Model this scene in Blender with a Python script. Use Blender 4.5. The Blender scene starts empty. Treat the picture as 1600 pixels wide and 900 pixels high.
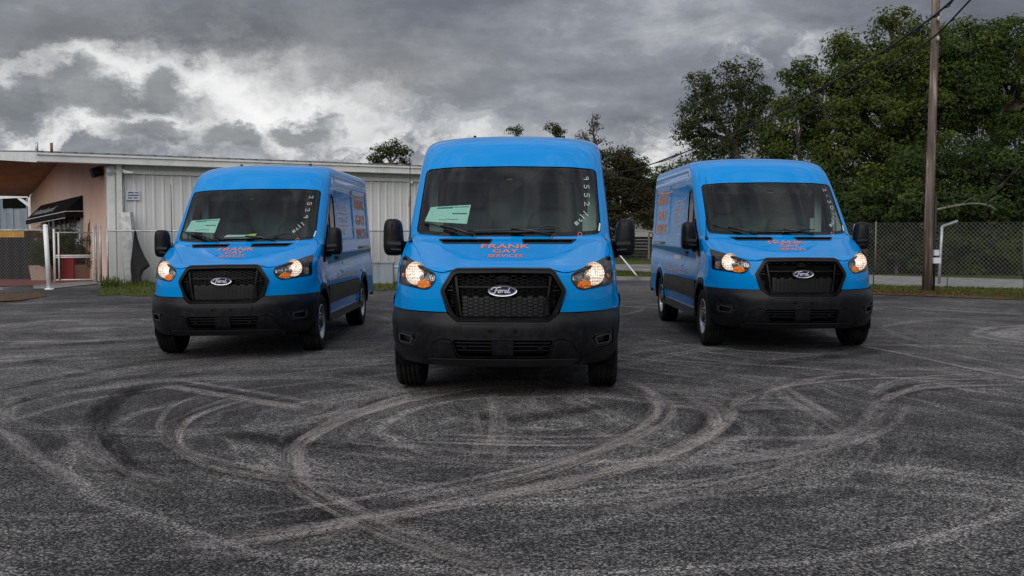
import bpy, bmesh, math, random
import numpy as np
from mathutils import Vector, Matrix
from mathutils.geometry import delaunay_2d_cdt

random.seed(7)
RNG = np.random.default_rng(7)
SC = bpy.context.scene
COL = SC.collection
R = math.radians

# ------------------------------------------------------------------ camera
CAM_H = 1.40
FPX = 1650.0                      # focal length in pixels of the 1600 px wide photograph
PITCH = math.atan(89.0 / FPX)
cam_d = bpy.data.cameras.new('camera')
cam = bpy.data.objects.new('camera', cam_d)
COL.objects.link(cam)
cam.location = (0, 0, CAM_H)
cam.rotation_euler = (math.pi / 2 - PITCH, 0, 0)
cam_d.sensor_width = 36
cam_d.lens = 36 * FPX / 1600
cam_d.clip_start = 0.1
cam_d.clip_end = 3000
SC.camera = cam

# ------------------------------------------------------------------ node helper
class NT:
    def __init__(s, tree):
        s.t = tree; s.ns = tree.nodes; s.ls = tree.links
    def n(s, typ, **kw):
        nd = s.ns.new(typ)
        ins = kw.pop('ins', {})
        for k, v in kw.items(): setattr(nd, k, v)
        for k, v in ins.items(): s.set(nd.inputs[k], v)
        return nd
    def set(s, sock, v):
        if isinstance(v, bpy.types.NodeSocket): s.ls.new(v, sock)
        elif isinstance(v, bpy.types.Node): s.ls.new(v.outputs[0], sock)
        else:
            if sock.type == 'RGBA' and len(v) == 3: v = (*v, 1)
            sock.default_value = v
    def math(s, op, a, b=0.0, c=0.0, clamp=False):
        nd = s.ns.new('ShaderNodeMath'); nd.operation = op; nd.use_clamp = clamp
        s.set(nd.inputs[0], a); s.set(nd.inputs[1], b); s.set(nd.inputs[2], c)
        return nd.outputs[0]
    def vm(s, op, a, b=None, sc=None):
        nd = s.ns.new('ShaderNodeVectorMath'); nd.operation = op
        s.set(nd.inputs[0], a)
        if b is not None: s.set(nd.inputs[1], b)
        if sc is not None: s.set(nd.inputs['Scale'], sc)
        return nd.outputs['Value'] if op in ('LENGTH', 'DOT_PRODUCT', 'DISTANCE') else nd.outputs[0]
    def mr(s, v, a, b, c=0.0, d=1.0, smooth=True):
        nd = s.ns.new('ShaderNodeMapRange'); nd.interpolation_type = 'SMOOTHSTEP' if smooth else 'LINEAR'
        for i, q in enumerate((v, a, b, c, d)): s.set(nd.inputs[i], q)
        return nd.outputs[0]
    def noise(s, vec, scale, detail=4, rough=.55, dist=0.0, col=False):
        nd = s.ns.new('ShaderNodeTexNoise')
        s.set(nd.inputs['Vector'], vec); s.set(nd.inputs['Scale'], scale); s.set(nd.inputs['Detail'], detail)
        s.set(nd.inputs['Roughness'], rough); s.set(nd.inputs['Distortion'], dist)
        return nd.outputs['Color'] if col else nd.outputs[0]
    def mix(s, f, a, b, blend='MIX'):
        nd = s.ns.new('ShaderNodeMix'); nd.data_type = 'RGBA'; nd.blend_type = blend
        s.set(nd.inputs[0], f); s.set(nd.inputs[6], a); s.set(nd.inputs[7], b)
        return nd.outputs[2]
    def ramp(s, f, stops):
        nd = s.ns.new('ShaderNodeValToRGB')
        e = nd.color_ramp.elements
        while len(e) < len(stops): e.new(.5)
        for q, (p, c) in zip(e, stops):
            q.position = p; q.color = (*c, 1) if len(c) == 3 else c
        s.set(nd.inputs[0], f)
        return nd.outputs[0]

# ------------------------------------------------------------------ sun direction, sky, exposure
SUN = Vector((-0.32, -0.76, 0.66)).normalized()      # soft fill added from behind left of the camera, lights van fronts and walls
world = bpy.data.worlds.new('World'); SC.world = world; world.use_nodes = True
def build_world():
    t = NT(world.node_tree); t.ns.clear()
    out = t.n('ShaderNodeOutputWorld')
    tc = t.n('ShaderNodeTexCoord')
    d = tc.outputs['Generated']
    # everything below is a function of the direction in the sky only
    wob = t.vm('SCALE', t.vm('SUBTRACT', t.noise(t.vm('MULTIPLY', d, (1, 1, 1.5)), 10, 9, .66, col=True), (.5, .5, .5)), sc=.115)
    dw = t.vm('ADD', d, wob)
    sep = t.n('ShaderNodeSeparateXYZ', ins={0: d})
    z = sep.outputs[2]
    def direc(px, py):
        v = Vector(((px - 800) / FPX, 1, (361 - py) / FPX)); return v.normalized()
    def blob(px, py, rx, ry, soft=.55, src=None):
        c = direc(px, py)
        q = t.vm('MULTIPLY', t.vm('SUBTRACT', src or dw, tuple(c)), (FPX / rx, FPX / rx, FPX / ry))
        return t.mr(t.vm('LENGTH', q), 1 + soft, 1 - soft)
    def mx(*a):
        r = a[0]
        for b in a[1:]: r = t.math('MAXIMUM', r, b)
        return r
    # cloud deck: long soft grey masses
    st = t.vm('MULTIPLY', d, (1, 1, 2.6))
    n1 = t.noise(t.vm('ADD', st, (3.1, .4, 1.7)), 3.4, 8, .55, .35)
    n2 = t.noise(t.vm('ADD', st, (7.3, 2.2, .3)), 11, 8, .6, .2)
    deck = t.math('ADD', t.math('MULTIPLY', n1, .56), t.math('MULTIPLY', n2, .44))
    base = t.ramp(deck, [(.30, (.112, .118, .140)), (.43, (.172, .181, .212)), (.53, (.268, .279, .312)), (.66, (.53, .54, .565))])
    # zenith of an overcast sky is brighter than its rim
    base = t.mix(1.0, base, t.ramp(z, [(0, (1.15,) * 3), (.10, (1.0,) * 3), (.22, (1.0,) * 3), (.6, (2.0,) * 3), (1, (2.4,) * 3)]), 'MULTIPLY')
    # thin bright cloud where the sun stands behind it, low on the left
    zone = mx(blob(290, 160, 380, 95, .7), blob(620, 235, 200, 45, .8), blob(80, 215, 200, 70, .7), blob(1215, 92, 70, 26, .8), blob(1000, 245, 120, 32, .8))
    n3 = t.noise(t.vm('ADD', t.vm('MULTIPLY', dw, (1, 1, 1.9)), (1.2, .1, 4)), 13, 8, .6)
    glow = t.math('MULTIPLY', zone, t.mr(n3, .41, .64))
    c = t.mix(t.math('MULTIPLY', glow, .8), base, (.98, .985, .97))
    glow2 = mx(blob(300, 128, 110, 32, .8), blob(400, 165, 85, 40, .8), blob(492, 158, 70, 22, .8), blob(395, 140, 70, 40, .8), blob(160, 100, 75, 22, .8), blob(200, 195, 60, 22, .8))
    c = t.mix(t.math('MULTIPLY', glow2, t.mr(n3, .24, .50)), c, (1.0, 1.0, .985))
    # darker cumulus in front of it
    dark = mx(blob(120, 160, 180, 23, .5), blob(90, 128, 55, 21, .5), blob(272, 152, 42, 28, .45), blob(255, 212, 58, 18, .42), blob(360, 206, 42, 22, .4), blob(468, 194, 52, 21, .4))
    dcol = t.ramp(n2, [(.3, (.13, .14, .155)), (.7, (.27, .285, .30))])
    c = t.mix(t.math('MULTIPLY', dark, .85), c, dcol)
    top = mx(blob(430, 70, 200, 50, .8), blob(110, 45, 240, 42, .8), blob(600, 110, 150, 45, .8))
    c = t.mix(t.math('MULTIPLY', top, .75), c, t.ramp(n1, [(.3, (.12, .122, .128)), (.7, (.25, .252, .256))]))
    sky = t.n('ShaderNodeTexSky', sky_type='NISHITA')
    sky.sun_disc = False
    sky.sun_elevation = math.asin(SUN.z); sky.sun_rotation = math.atan2(SUN.x, SUN.y)
    sky.air_density = 1; sky.dust_density = 2
    bg1 = t.n('ShaderNodeBackground', ins={'Color': sky.outputs[0], 'Strength': .05})
    bg2 = t.n('ShaderNodeBackground', ins={'Color': c, 'Strength': .685})
    m = t.n('ShaderNodeMixShader', ins={0: .93, 1: bg1.outputs[0], 2: bg2.outputs[0]})
    t.ls.new(m.outputs[0], out.inputs[0])
build_world()
sun_d = bpy.data.lights.new('sun', 'SUN'); sun_o = bpy.data.objects.new('sun', sun_d); COL.objects.link(sun_o)
sun_d.energy = 1.5; sun_d.angle = R(70); sun_d.color = (1, .965, .91)
sun_o.rotation_euler = SUN.to_track_quat('Z', 'Y').to_euler()
sun_o.location = SUN * 60
vs = SC.view_settings
vs.view_transform = 'Standard'; vs.look = 'None'; vs.exposure = 0.55; vs.gamma = 1.0; vs.use_curve_mapping = False
SC.cycles.use_denoising = True
SC.cycles.max_bounces = 8; SC.cycles.transparent_max_bounces = 24
SC.cycles.caustics_reflective = False; SC.cycles.caustics_refractive = False

# ------------------------------------------------------------------ materials
MATS = {}
def pbsdf(name, col, rough=.5, metal=0.0, coat=0.0, spec=.5, fn=None, **kw):
    m = bpy.data.materials.new(name); m.use_nodes = True
    t = NT(m.node_tree); b = t.ns['Principled BSDF']
    t.set(b.inputs['Base Color'], col); b.inputs['Roughness'].default_value = rough
    b.inputs['Metallic'].default_value = metal; b.inputs['Coat Weight'].default_value = coat
    b.inputs['Coat Roughness'].default_value = .04
    b.inputs['Specular IOR Level'].default_value = spec
    for k, v in kw.items(): t.set(b.inputs[k.replace('_', ' ')], v)
    if fn: fn(t, b)
    MATS[name] = m
    return m
def objco(t): return t.n('ShaderNodeTexCoord').outputs['Object']
def bump(t, b, h, strength=.3, dist=.01):
    nd = t.n('ShaderNodeBump', ins={'Height': h, 'Strength': strength, 'Distance': dist})
    t.ls.new(nd.outputs[0], b.inputs['Normal'])
def speck(c0, c1, scale=20, detail=5, lo=.35, hi=.65, bmp=0, bs=None, stretch=(1, 1, 1), rr=None):
    def fn(t, b):
        v = t.vm('MULTIPLY', objco(t), stretch)
        f = t.mr(t.noise(v, scale, detail, .6), lo, hi)
        t.set(b.inputs['Base Color'], t.mix(f, c0, c1))
        if rr: t.set(b.inputs['Roughness'], t.mr(f, 0, 1, rr[0], rr[1]))
        if bmp: bump(t, b, t.noise(v, bs or scale, 4, .6), bmp, .01)
    return fn

# ------------------------------------------------------------------ mesh helpers
class MB:
    def __init__(s): s.v = []; s.f = []; s.m = []; s.sm = []
    def add(s, vs, fs, mi=0, smooth=False):
        o = len(s.v); s.v.extend([tuple(p) for p in vs])
        for f in fs: s.f.append(tuple(i + o for i in f)); s.m.append(mi); s.sm.append(smooth)
        return s
    def box(s, c, size, rot=None, mi=0):
        hx, hy, hz = size[0] / 2, size[1] / 2, size[2] / 2
        M = rot if rot is not None else Matrix.Identity(3)
        vs = [Vector(c) + M @ Vector((x, y, z)) for x in (-hx, hx) for y in (-hy, hy) for z in (-hz, hz)]
        return s.add(vs, [(0, 1, 3, 2), (4, 6, 7, 5), (0, 4, 5, 1), (2, 3, 7, 6), (0, 2, 6, 4), (1, 5, 7, 3)], mi)
    def bar(s, a, b, w, h=None, mi=0, up=(0, 0, 1)):
        a = Vector(a); b = Vector(b); d = b - a; L = d.length; d.normalize()
        u = Vector(up)
        if abs(d.dot(u)) > .98: u = Vector((0, 1, 0))
        x = d.cross(u).normalized(); z = x.cross(d)
        M = Matrix((x, d, z)).transposed()
        return s.box((a + b) / 2, (w, L, h or w), M, mi)
    def tube(s, pts, r, n=8, mi=0, cap=True, smooth=True):
        pts = [Vector(p) for p in pts]
        rs = r if isinstance(r, (list, tuple)) else [r] * len(pts)
        vs = []; prev = None
        for i, p in enumerate(pts):
            d = (pts[min(i + 1, len(pts) - 1)] - pts[max(i - 1, 0)]).normalized()
            if prev is None:
                u = Vector((0, 0, 1)) if abs(d.z) < .9 else Vector((1, 0, 0))
                x = d.cross(u).normalized()
            else: x = (prev - d * prev.dot(d)).normalized()
            prev = x; y = d.cross(x)
            for k in range(n):
                a = 2 * math.pi * k / n
                vs.append(p + (x * math.cos(a) + y * math.sin(a)) * rs[i])
        fs = []
        for i in range(len(pts) - 1):
            for k in range(n):
                k2 = (k + 1) % n
                fs.append((i * n + k, i * n + k2, (i + 1) * n + k2, (i + 1) * n + k))
        s.add(vs, fs, mi, smooth)
        if cap:
            o = len(s.v) - len(vs)
            s.f.append(tuple(o + k for k in range(n - 1, -1, -1))); s.m.append(mi); s.sm.append(False)
            s.f.append(tuple(o + (len(pts) - 1) * n + k for k in range(n))); s.m.append(mi); s.sm.append(False)
        return s
    def lathe(s, prof, n=32, axis='x', c=(0, 0, 0), mi=0, smooth=True, a0=0, a1=2 * math.pi):
        full = abs(a1 - a0 - 2 * math.pi) < 1e-6
        vs = []; m = len(prof); cnt = n if full else n + 1
        for k in range(cnt):
            a = a0 + (a1 - a0) * k / n; ca, sa = math.cos(a), math.sin(a)
            for (h, r) in prof:
                p = {'x': (h, r * ca, r * sa), 'z': (r * ca, r * sa, h), 'y': (r * sa, h, r * ca)}[axis]
                vs.append((p[0] + c[0], p[1] + c[1], p[2] + c[2]))
        fs = []
        for k in range(n):
            k2 = (k + 1) % cnt
            for i in range(m - 1): fs.append((k * m + i, k2 * m + i, k2 * m + i + 1, k * m + i + 1))
        return s.add(vs, fs, mi, smooth)
    def build(s, name, mats, parent=None, flat=True):
        me = bpy.data.meshes.new(name)
        me.from_pydata(s.v, [], s.f)
        for m in (mats if isinstance(mats, (list, tuple)) else [mats]): me.materials.append(MATS[m] if isinstance(m, str) else m)
        me.polygons.foreach_set('material_index', s.m)
        me.polygons.foreach_set('use_smooth', s.sm)
        me.update()
        return link(name, me, parent)
def link(name, me, parent=None):
    o = bpy.data.objects.new(name, me); COL.objects.link(o)
    if parent is not None: o.parent = parent
    return o
def empty(name, loc=(0, 0, 0), rz=0):
    o = bpy.data.objects.new(name, None); COL.objects.link(o); o.location = loc; o.rotation_euler = (0, 0, rz)
    o.empty_display_size = .2
    return o
def tag(o, label=None, cat=None, group=None, kind=None):
    if label: o['label'] = label
    if cat: o['category'] = cat
    if group: o['group'] = group
    if kind: o['kind'] = kind
    return o
def copy_tree(o, parent=None):
    c = o.copy(); COL.objects.link(c); c.parent = parent
    for ch in list(o.children): copy_tree(ch, c)
    return c
def tri_mesh(name, verts, faces, mat, parent=None, smooth=False, attr=None, normals=None):
    """numpy arrays -> mesh, faces all the same size"""
    me = bpy.data.meshes.new(name)
    verts = np.asarray(verts, np.float32); faces = np.asarray(faces, np.int32)
    k = faces.shape[1]
    me.vertices.add(len(verts)); me.vertices.foreach_set('co', verts.ravel())
    me.loops.add(faces.size); me.loops.foreach_set('vertex_index', faces.ravel())
    me.polygons.add(len(faces)); me.polygons.foreach_set('loop_start', np.arange(0, faces.size, k, dtype=np.int32))
    me.polygons.foreach_set('loop_total', np.full(len(faces), k, np.int32))
    me.polygons.foreach_set('use_smooth', np.full(len(faces), smooth))
    me.materials.append(MATS[mat])
    if normals is not None: me.update(calc_edges=True); me.normals_split_custom_set_from_vertices(normals)
    if attr is not None:
        at = me.attributes.new('tint', 'FLOAT', 'POINT'); at.data.foreach_set('value', np.asarray(attr, np.float32))
    me.update(calc_edges=True)
    return link(name, me, parent)
def gp(px, py, z=0.0):
    """ground point seen at a pixel of the 1600x900 photograph (used to measure where things stand)"""
    a = math.atan((py - 450) / FPX) + PITCH
    d = (CAM_H - z) / math.tan(a)
    # distance along the optical axis
    dep = d * math.cos(PITCH) + (CAM_H - z) * math.sin(PITCH)
    return Vector(((px - 800) / FPX * dep, d, z))
def text_geo(s, size=1.0, bold=0.0):
    cu = bpy.data.curves.new('lettering', 'FONT'); cu.body = s; cu.size = size; cu.offset = bold; cu.align_x = 'CENTER'; cu.align_y = 'CENTER'
    cu.resolution_u = 3
    o = bpy.data.objects.new('lettering', cu)
    me = bpy.data.meshes.new_from_object(o)
    v = np.array([tuple(p.co)[:2] for p in me.vertices]) if len(me.vertices) else np.zeros((0, 2))
    f = [tuple(p.vertices) for p in me.polygons]
    bpy.data.objects.remove(o); bpy.data.curves.remove(cu); bpy.data.meshes.remove(me)
    return v, f
def at(px, py, y):
    """point at distance y in front of the camera that a pixel of the photograph shows"""
    a = math.atan((py - 450) / FPX) + PITCH
    z = CAM_H - y * math.tan(a)
    dep = y * math.cos(PITCH) + (CAM_H - z) * math.sin(PITCH)
    return Vector(((px - 800) / FPX * dep, y, z))

def inpoly(P, poly):
    x, y = P[:, 0], P[:, 1]; c = np.zeros(len(P), bool); n = len(poly)
    for i in range(n):
        x0, y0 = poly[i - 1]; x1, y1 = poly[i]
        if y0 == y1: continue
        m = ((y0 > y) != (y1 > y)) & (x < (x1 - x0) * (y - y0) / (y1 - y0) + x0)
        c ^= m
    return c
# ---- van materials
def paint_fn(t, b):
    v = objco(t)
    t.set(b.inputs['Roughness'], t.mr(t.noise(v, 3, 4), .3, .7, .30, .42))
    t.set(b.inputs['Coat Roughness'], t.mr(t.noise(v, 6, 5), .35, .7, .015, .09))
    bump(t, b, t.noise(v, 2.2, 2, .4), .06, .02)
pbsdf('van_paint', (.0, .228, .61), .42, coat=.9, spec=.0, fn=paint_fn, Coat_IOR=1.33)
pbsdf('black_plastic', (.005, .0054, .0070), .42, spec=.2, fn=speck((.0048, .0052, .0068), (.009, .0095, .011), 14, 4, bmp=.12, bs=260, rr=(.34, .44)))
pbsdf('dark_plastic', (.008, .008, .009), .5)
pbsdf('gloss_black', (.008, .008, .009), .18)
pbsdf('void_black', (.004, .004, .004), .9, spec=.1)
pbsdf('rubber', (.010, .010, .010), .85, spec=.15, fn=speck((.008, .008, .008), (.02, .0195, .018), 9, 4, bmp=.2, bs=120))
pbsdf('steel_rim', (.33, .335, .345), .38, metal=.8, fn=speck((.28, .285, .29), (.40, .405, .41), 11, 3))
pbsdf('dark_rim', (.03, .03, .032), .45)
pbsdf('chrome', (.50, .51, .53), .2, metal=1)
pbsdf('badge_blue', (.004, .008, .045), .4, spec=.2)
pbsdf('bezel_grey', (.035, .035, .037), .42)
pbsdf('white_vinyl', (.58, .59, .60), .5)
pbsdf('silver_vinyl', (.42, .45, .49), .45, fn=speck((.46, .50, .54), (.62, .64, .66), 6, 4))
pbsdf('orange_vinyl', (.80, .21, .045), .5)
pbsdf('orange_side', (.60, .22, .10), .45)
pbsdf('orange_edge', (.03, .02, .02), .6)
pbsdf('interior_grey', (.06, .063, .066), .8)
pbsdf('interior_pale', (.30, .32, .32), .85, fn=speck((.12, .135, .14), (.26, .285, .285), 1.1, 2, .3, .7))
pbsdf('pillar_white', (.72, .76, .74), .8)
pbsdf('interior_dark', (.035, .036, .038), .75, fn=speck((.028, .029, .03), (.045, .046, .048), 30, 3))
def lamp_fn(t, b):
    # fluted reflector: fine upright facets, brightest round the bulb
    v = objco(t); q = t.n('ShaderNodeSeparateXYZ', ins={0: v}); ax = t.math('ABSOLUTE', q.outputs[0])
    fl = t.math('ABSOLUTE', t.math('SINE', t.math('MULTIPLY', ax, 210.0))); st = t.math('ABSOLUTE', t.math('SINE', t.math('MULTIPLY', q.outputs[2], 120.0)))
    vo = t.n('ShaderNodeTexVoronoi', ins={'Vector': v, 'Scale': 120.0}); sp = t.n('ShaderNodeSeparateXYZ', ins={0: vo.outputs['Color']}).outputs[0]
    dx = t.math('SUBTRACT', ax, .775); dz = t.math('SUBTRACT', q.outputs[2], 1.052)
    r = t.math('SQRT', t.math('ADD', t.math('MULTIPLY', dx, dx), t.math('MULTIPLY', dz, dz)))
    f = t.math('MULTIPLY', t.math('ADD', t.math('MULTIPLY', fl, .55), t.math('MULTIPLY', st, .35)), t.math('ADD', .45, t.math('MULTIPLY', sp, .9)))
    f = t.math('MULTIPLY', f, t.mr(r, .105, .02, .35, 1.25))
    t.set(b.inputs['Emission Color'], t.mix(f, (1, .60, .38), (1, .90, .78)))
    t.set(b.inputs['Emission Strength'], t.math('MULTIPLY', f, .86))
    bump(t, b, t.math('ADD', fl, st), .6, .006)
pbsdf('lit_reflector', (.62, .60, .58), .16, metal=.9, fn=lamp_fn)
def refl_fn(t, b):
    vo = t.n('ShaderNodeTexVoronoi', ins={'Vector': objco(t), 'Scale': 48.0})
    bump(t, b, vo.outputs['Distance'], .8, .01)
pbsdf('lamp_reflector', (.42, .42, .43), .2, metal=.9, fn=refl_fn)
pbsdf('lamp_bezel', (.22, .22, .23), .28, metal=.8)
pbsdf('bulb_lit', (1, .85, .7), .3, Emission_Color=(1, .80, .58), Emission_Strength=2.0)
def amber_fn(t, b):
    vo = t.n('ShaderNodeTexVoronoi', ins={'Vector': objco(t), 'Scale': 75.0})
    t.set(b.inputs['Emission Strength'], t.mr(vo.outputs['Distance'], 0, .6, .78, .09))
    bump(t, b, vo.outputs['Distance'], .8, .01)
pbsdf('amber_lit', (.8, .2, .01), .25, Emission_Color=(1, .24, .012), Emission_Strength=1.2, fn=amber_fn)
pbsdf('amber_lens', (.30, .07, .01), .2)
def glass_mat(name, tint, refl=1.0, ior=1.5):
    m = bpy.data.materials.new(name); m.use_nodes = True
    t = NT(m.node_tree); t.ns.clear()
    out = t.n('ShaderNodeOutputMaterial')
    tr = t.n('ShaderNodeBsdfTransparent', ins={'Color': tint})
    gl = t.n('ShaderNodeBsdfGlossy', ins={'Color': (refl,) * 3, 'Roughness': .012})
    fr = t.n('ShaderNodeFresnel', ins={'IOR': ior})
    mx = t.n('ShaderNodeMixShader', ins={0: fr.outputs[0], 1: tr.outputs[0], 2: gl.outputs[0]})
    t.ls.new(mx.outputs[0], out.inputs[0]); MATS[name] = m
    return m
glass_mat('windshield_glass', (.68, .84, .80), .85, 1.42)
glass_mat('side_glass', (.62, .72, .69), 1.0, 1.55)
glass_mat('lens_glass', (.95, .95, .95), 1.0, 1.45)
def sticker_fn(t, b):
    uv = t.n('ShaderNodeTexCoord').outputs['UV']
    s = t.n('ShaderNodeSeparateXYZ', ins={0: uv}); u, v = s.outputs[0], s.outputs[1]
    def rect(u0, u1, v0, v1):
        a = t.math('MULTIPLY', t.math('GREATER_THAN', u, u0), t.math('LESS_THAN', u, u1))
        return t.math('MULTIPLY', a, t.math('MULTIPLY', t.math('GREATER_THAN', v, v0), t.math('LESS_THAN', v, v1)))
    c = (.52, .72, .66)
    c = t.mix(rect(.18, .58, .84, .95), c, (.03, .16, .24))
    for q in ((.60, .97, .88, .93), (.60, .95, .50, .57), (.32, .5, .13, .17), (.5, .78, .18, .22)): c = t.mix(rect(*q), c, (.04, .10, .10))
    lines = t.math('GREATER_THAN', t.math('FRACT', t.math('MULTIPLY', v, 16)), .6)
    words = t.mr(t.noise(t.vm('MULTIPLY', uv, (30, 8, 1)), 1, 2), .48, .56)
    txt = t.math('MULTIPLY', t.math('MULTIPLY', lines, words), t.math('ADD', rect(.06, .56, .3, .78), rect(.62, .93, .62, .82)))
    c = t.mix(t.math('MULTIPLY', txt, .5), c, (.2, .33, .33))
    t.set(b.inputs['Base Color'], c)
pbsdf('price_sheet', (.6, .75, .7), .6, fn=sticker_fn)
pbsdf('paper_white', (.62, .68, .64), .6)
pbsdf('paper_yellow', (.55, .60, .12), .6)
pbsdf('chalk_white', (.50, .56, .54), .7)
pbsdf('tag_red', (.42, .14, .13), .5)

# ------------------------------------------------------------------ ground
def asphalt_fn(t, b):
    v = objco(t)
    big = t.noise(v, .22, 5, .6)
    mid = t.noise(v, 1.3, 6, .62, .6)
    # swirls left by many turning vans: noise drawn out along circles about a few centres
    sep = t.n('ShaderNodeSeparateXYZ', ins={0: v})
    sw = None
    for i, (cx, cy, sc) in enumerate(((.3, 7.6, 5.0), (-2.6, 8.9, 4.2), (4.4, 9.2, 4.6), (-6.5, 16, 2.6), (8, 14, 2.8))):
        r = t.vm('LENGTH', t.vm('MULTIPLY', t.vm('SUBTRACT', v, (cx, cy, 0)), (1, 1, 0)))
        r = t.math('ADD', r, t.math('MULTIPLY', t.noise(v, .5, 2), .8))
        q = t.noise(t.n('ShaderNodeCombineXYZ', ins={0: t.math('MULTIPLY', r, sc), 1: i * 3.7, 2: t.math('MULTIPLY', mid, .8)}).outputs[0], 1.0, 5, .65)
        q = t.math('MULTIPLY', t.mr(q, .46, .72), t.mr(r, 9.0, 2.5))
        sw = q if sw is None else t.math('MAXIMUM', sw, q)
    n1 = t.noise(v, 55, 3, .7); n2 = t.noise(v, 190, 2, .7)
    vo = t.n('ShaderNodeTexVoronoi', ins={'Vector': v, 'Scale': 105.0}); stone = t.n('ShaderNodeSeparateXYZ', ins={0: vo.outputs['Color']}).outputs[0]
    wear = t.math('ADD', t.math('MULTIPLY', t.mr(big, .34, .66), .42), t.math('ADD', t.math('MULTIPLY', sw, .55), t.math('MULTIPLY', t.mr(mid, .35, .75), .30)))
    grain = t.math('ADD', t.math('ADD', t.math('MULTIPLY', stone, .48), t.math('MULTIPLY', n1, .42)), t.math('ADD', t.math('MULTIPLY', n2, .22), t.math('MULTIPLY', wear, .36)))
    c = t.ramp(t.mr(grain, .45, 1.07, 0, 1, False), [(0, (.006, .006, .007)), (.30, (.024, .0235, .025)), (.55, (.072, .069, .069)), (.80, (.22, .207, .202)), (1, (.42, .40, .385))])
    stain = t.mr(t.noise(t.vm('ADD', v, (9, 4, 0)), .55, 5, .6, .4), .62, .74); c = t.mix(t.math('MULTIPLY', stain, .45), c, (.012, .012, .013))
    t.set(b.inputs['Base Color'], c)
    h = t.math('ADD', t.math('MULTIPLY', n1, .6), t.math('ADD', t.math('MULTIPLY', vo.outputs['Distance'], -.5), t.math('MULTIPLY', n2, .25)))
    bump(t, b, h, .75, .012)
pbsdf('asphalt', (.05, .05, .05), .9, spec=.22, fn=asphalt_fn)
def mark_mat(name, col, amt, thr, edge=.8):
    """tyre mark: rubbed patches along a strip that thins out towards its edges"""
    m = bpy.data.materials.new(name); m.use_nodes = True
    t = NT(m.node_tree); t.ns.clear()
    out = t.n('ShaderNodeOutputMaterial'); v = objco(t)
    uv = t.n('ShaderNodeTexCoord').outputs['UV']; s = t.n('ShaderNodeSeparateXYZ', ins={0: uv})
    side = t.math('SUBTRACT', 1.0, t.math('POWER', t.math('ABSOLUTE', t.math('SUBTRACT', t.math('MULTIPLY', s.outputs[1], 2.0), 1.0)), 2.6))
    end = t.math('MULTIPLY', t.mr(s.outputs[0], 0, .28), t.mr(s.outputs[0], 1, .72))
    streak = t.noise(t.n('ShaderNodeCombineXYZ', ins={0: t.math('MULTIPLY', s.outputs[0], 14.0), 1: t.math('MULTIPLY', s.outputs[1], 7.0), 2: 0.0}).outputs[0], 1.0, 4, .6)
    grit = t.noise(v, 60, 3, .7); pat = t.noise(v, 1.6, 4, .6)
    vo = t.n('ShaderNodeTexVoronoi', ins={'Vector': v, 'Scale': 95.0}); stone = t.n('ShaderNodeSeparateXYZ', ins={0: vo.outputs['Color']}).outputs[0]
    a = t.math('MULTIPLY', t.math('MULTIPLY', side, end), t.mr(t.math('ADD', t.math('MULTIPLY', streak, .6), t.math('MULTIPLY', pat, .5)), .40, .70, .08, 1.0))
    g = t.mr(t.math('ADD', t.math('MULTIPLY', grit, .55), t.math('MULTIPLY', stone, .45)), thr - .10, thr + .13)
    a = t.math('MULTIPLY', t.math('MULTIPLY', a, g), amt, clamp=True)
    df = t.n('ShaderNodeBsdfDiffuse', ins={'Color': t.mix(stone, tuple(q * .75 for q in col), tuple(q * 1.25 for q in col))})
    tr = t.n('ShaderNodeBsdfTransparent')
    mx = t.n('ShaderNodeMixShader', ins={0: a, 1: tr.outputs[0], 2: df.outputs[0]}); t.ls.new(mx.outputs[0], out.inputs[0]); MATS[name] = m
mark_mat('mark_pale', (.36, .325, .308), 1.1, .44)
mark_mat('mark_faint', (.29, .27, .26), .55, .47)
mark_mat('mark_thin', (.34, .31, .30), .62, .45)
mark_mat('mark_dark', (.014, .014, .015), .85, .36)
def gz(x, y):
    """the lot dips a little under the left van"""
    def ss(a, b, v): t = min(1, max(0, (v - a) / (b - a))); return t * t * (3 - 2 * t)
    return -.10 * ss(-.5, 4.2, -x) * ss(6.0, 11.5, y) * (1 - ss(17.5, 23.0, y)) * (1 - ss(6.0, 14.0, -x))
lot = MB(); xs = [-400.0] + list(np.arange(-16, 2.01, .45)) + [400.0]; ys = [-60.0] + list(np.arange(5, 25.01, .45)) + [900.0]; nx = len(xs)
lot.add([(x, y, gz(x, y)) for y in ys for x in xs], [(j * nx + i, j * nx + i + 1, (j + 1) * nx + i + 1, (j + 1) * nx + i) for j in range(len(ys) - 1) for i in range(nx - 1)], 0, True)
lot = lot.build('asphalt_lot', 'asphalt'); tag(lot, kind='structure')
NMARK = [0]
def catmull(pts, n=8):
    P = [np.array(p, float) for p in pts]; out = []
    for i in range(len(P) - 1):
        p0, p1, p2, p3 = P[max(i - 1, 0)], P[i], P[i + 1], P[min(i + 2, len(P) - 1)]
        for k in range(n):
            t = k / n; out.append(.5 * ((2 * p1) + (-p0 + p2) * t + (2 * p0 - 5 * p1 + 4 * p2 - p3) * t * t + (-p0 + 3 * p1 - 3 * p2 + p3) * t ** 3))
    return out + [P[-1]]
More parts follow.
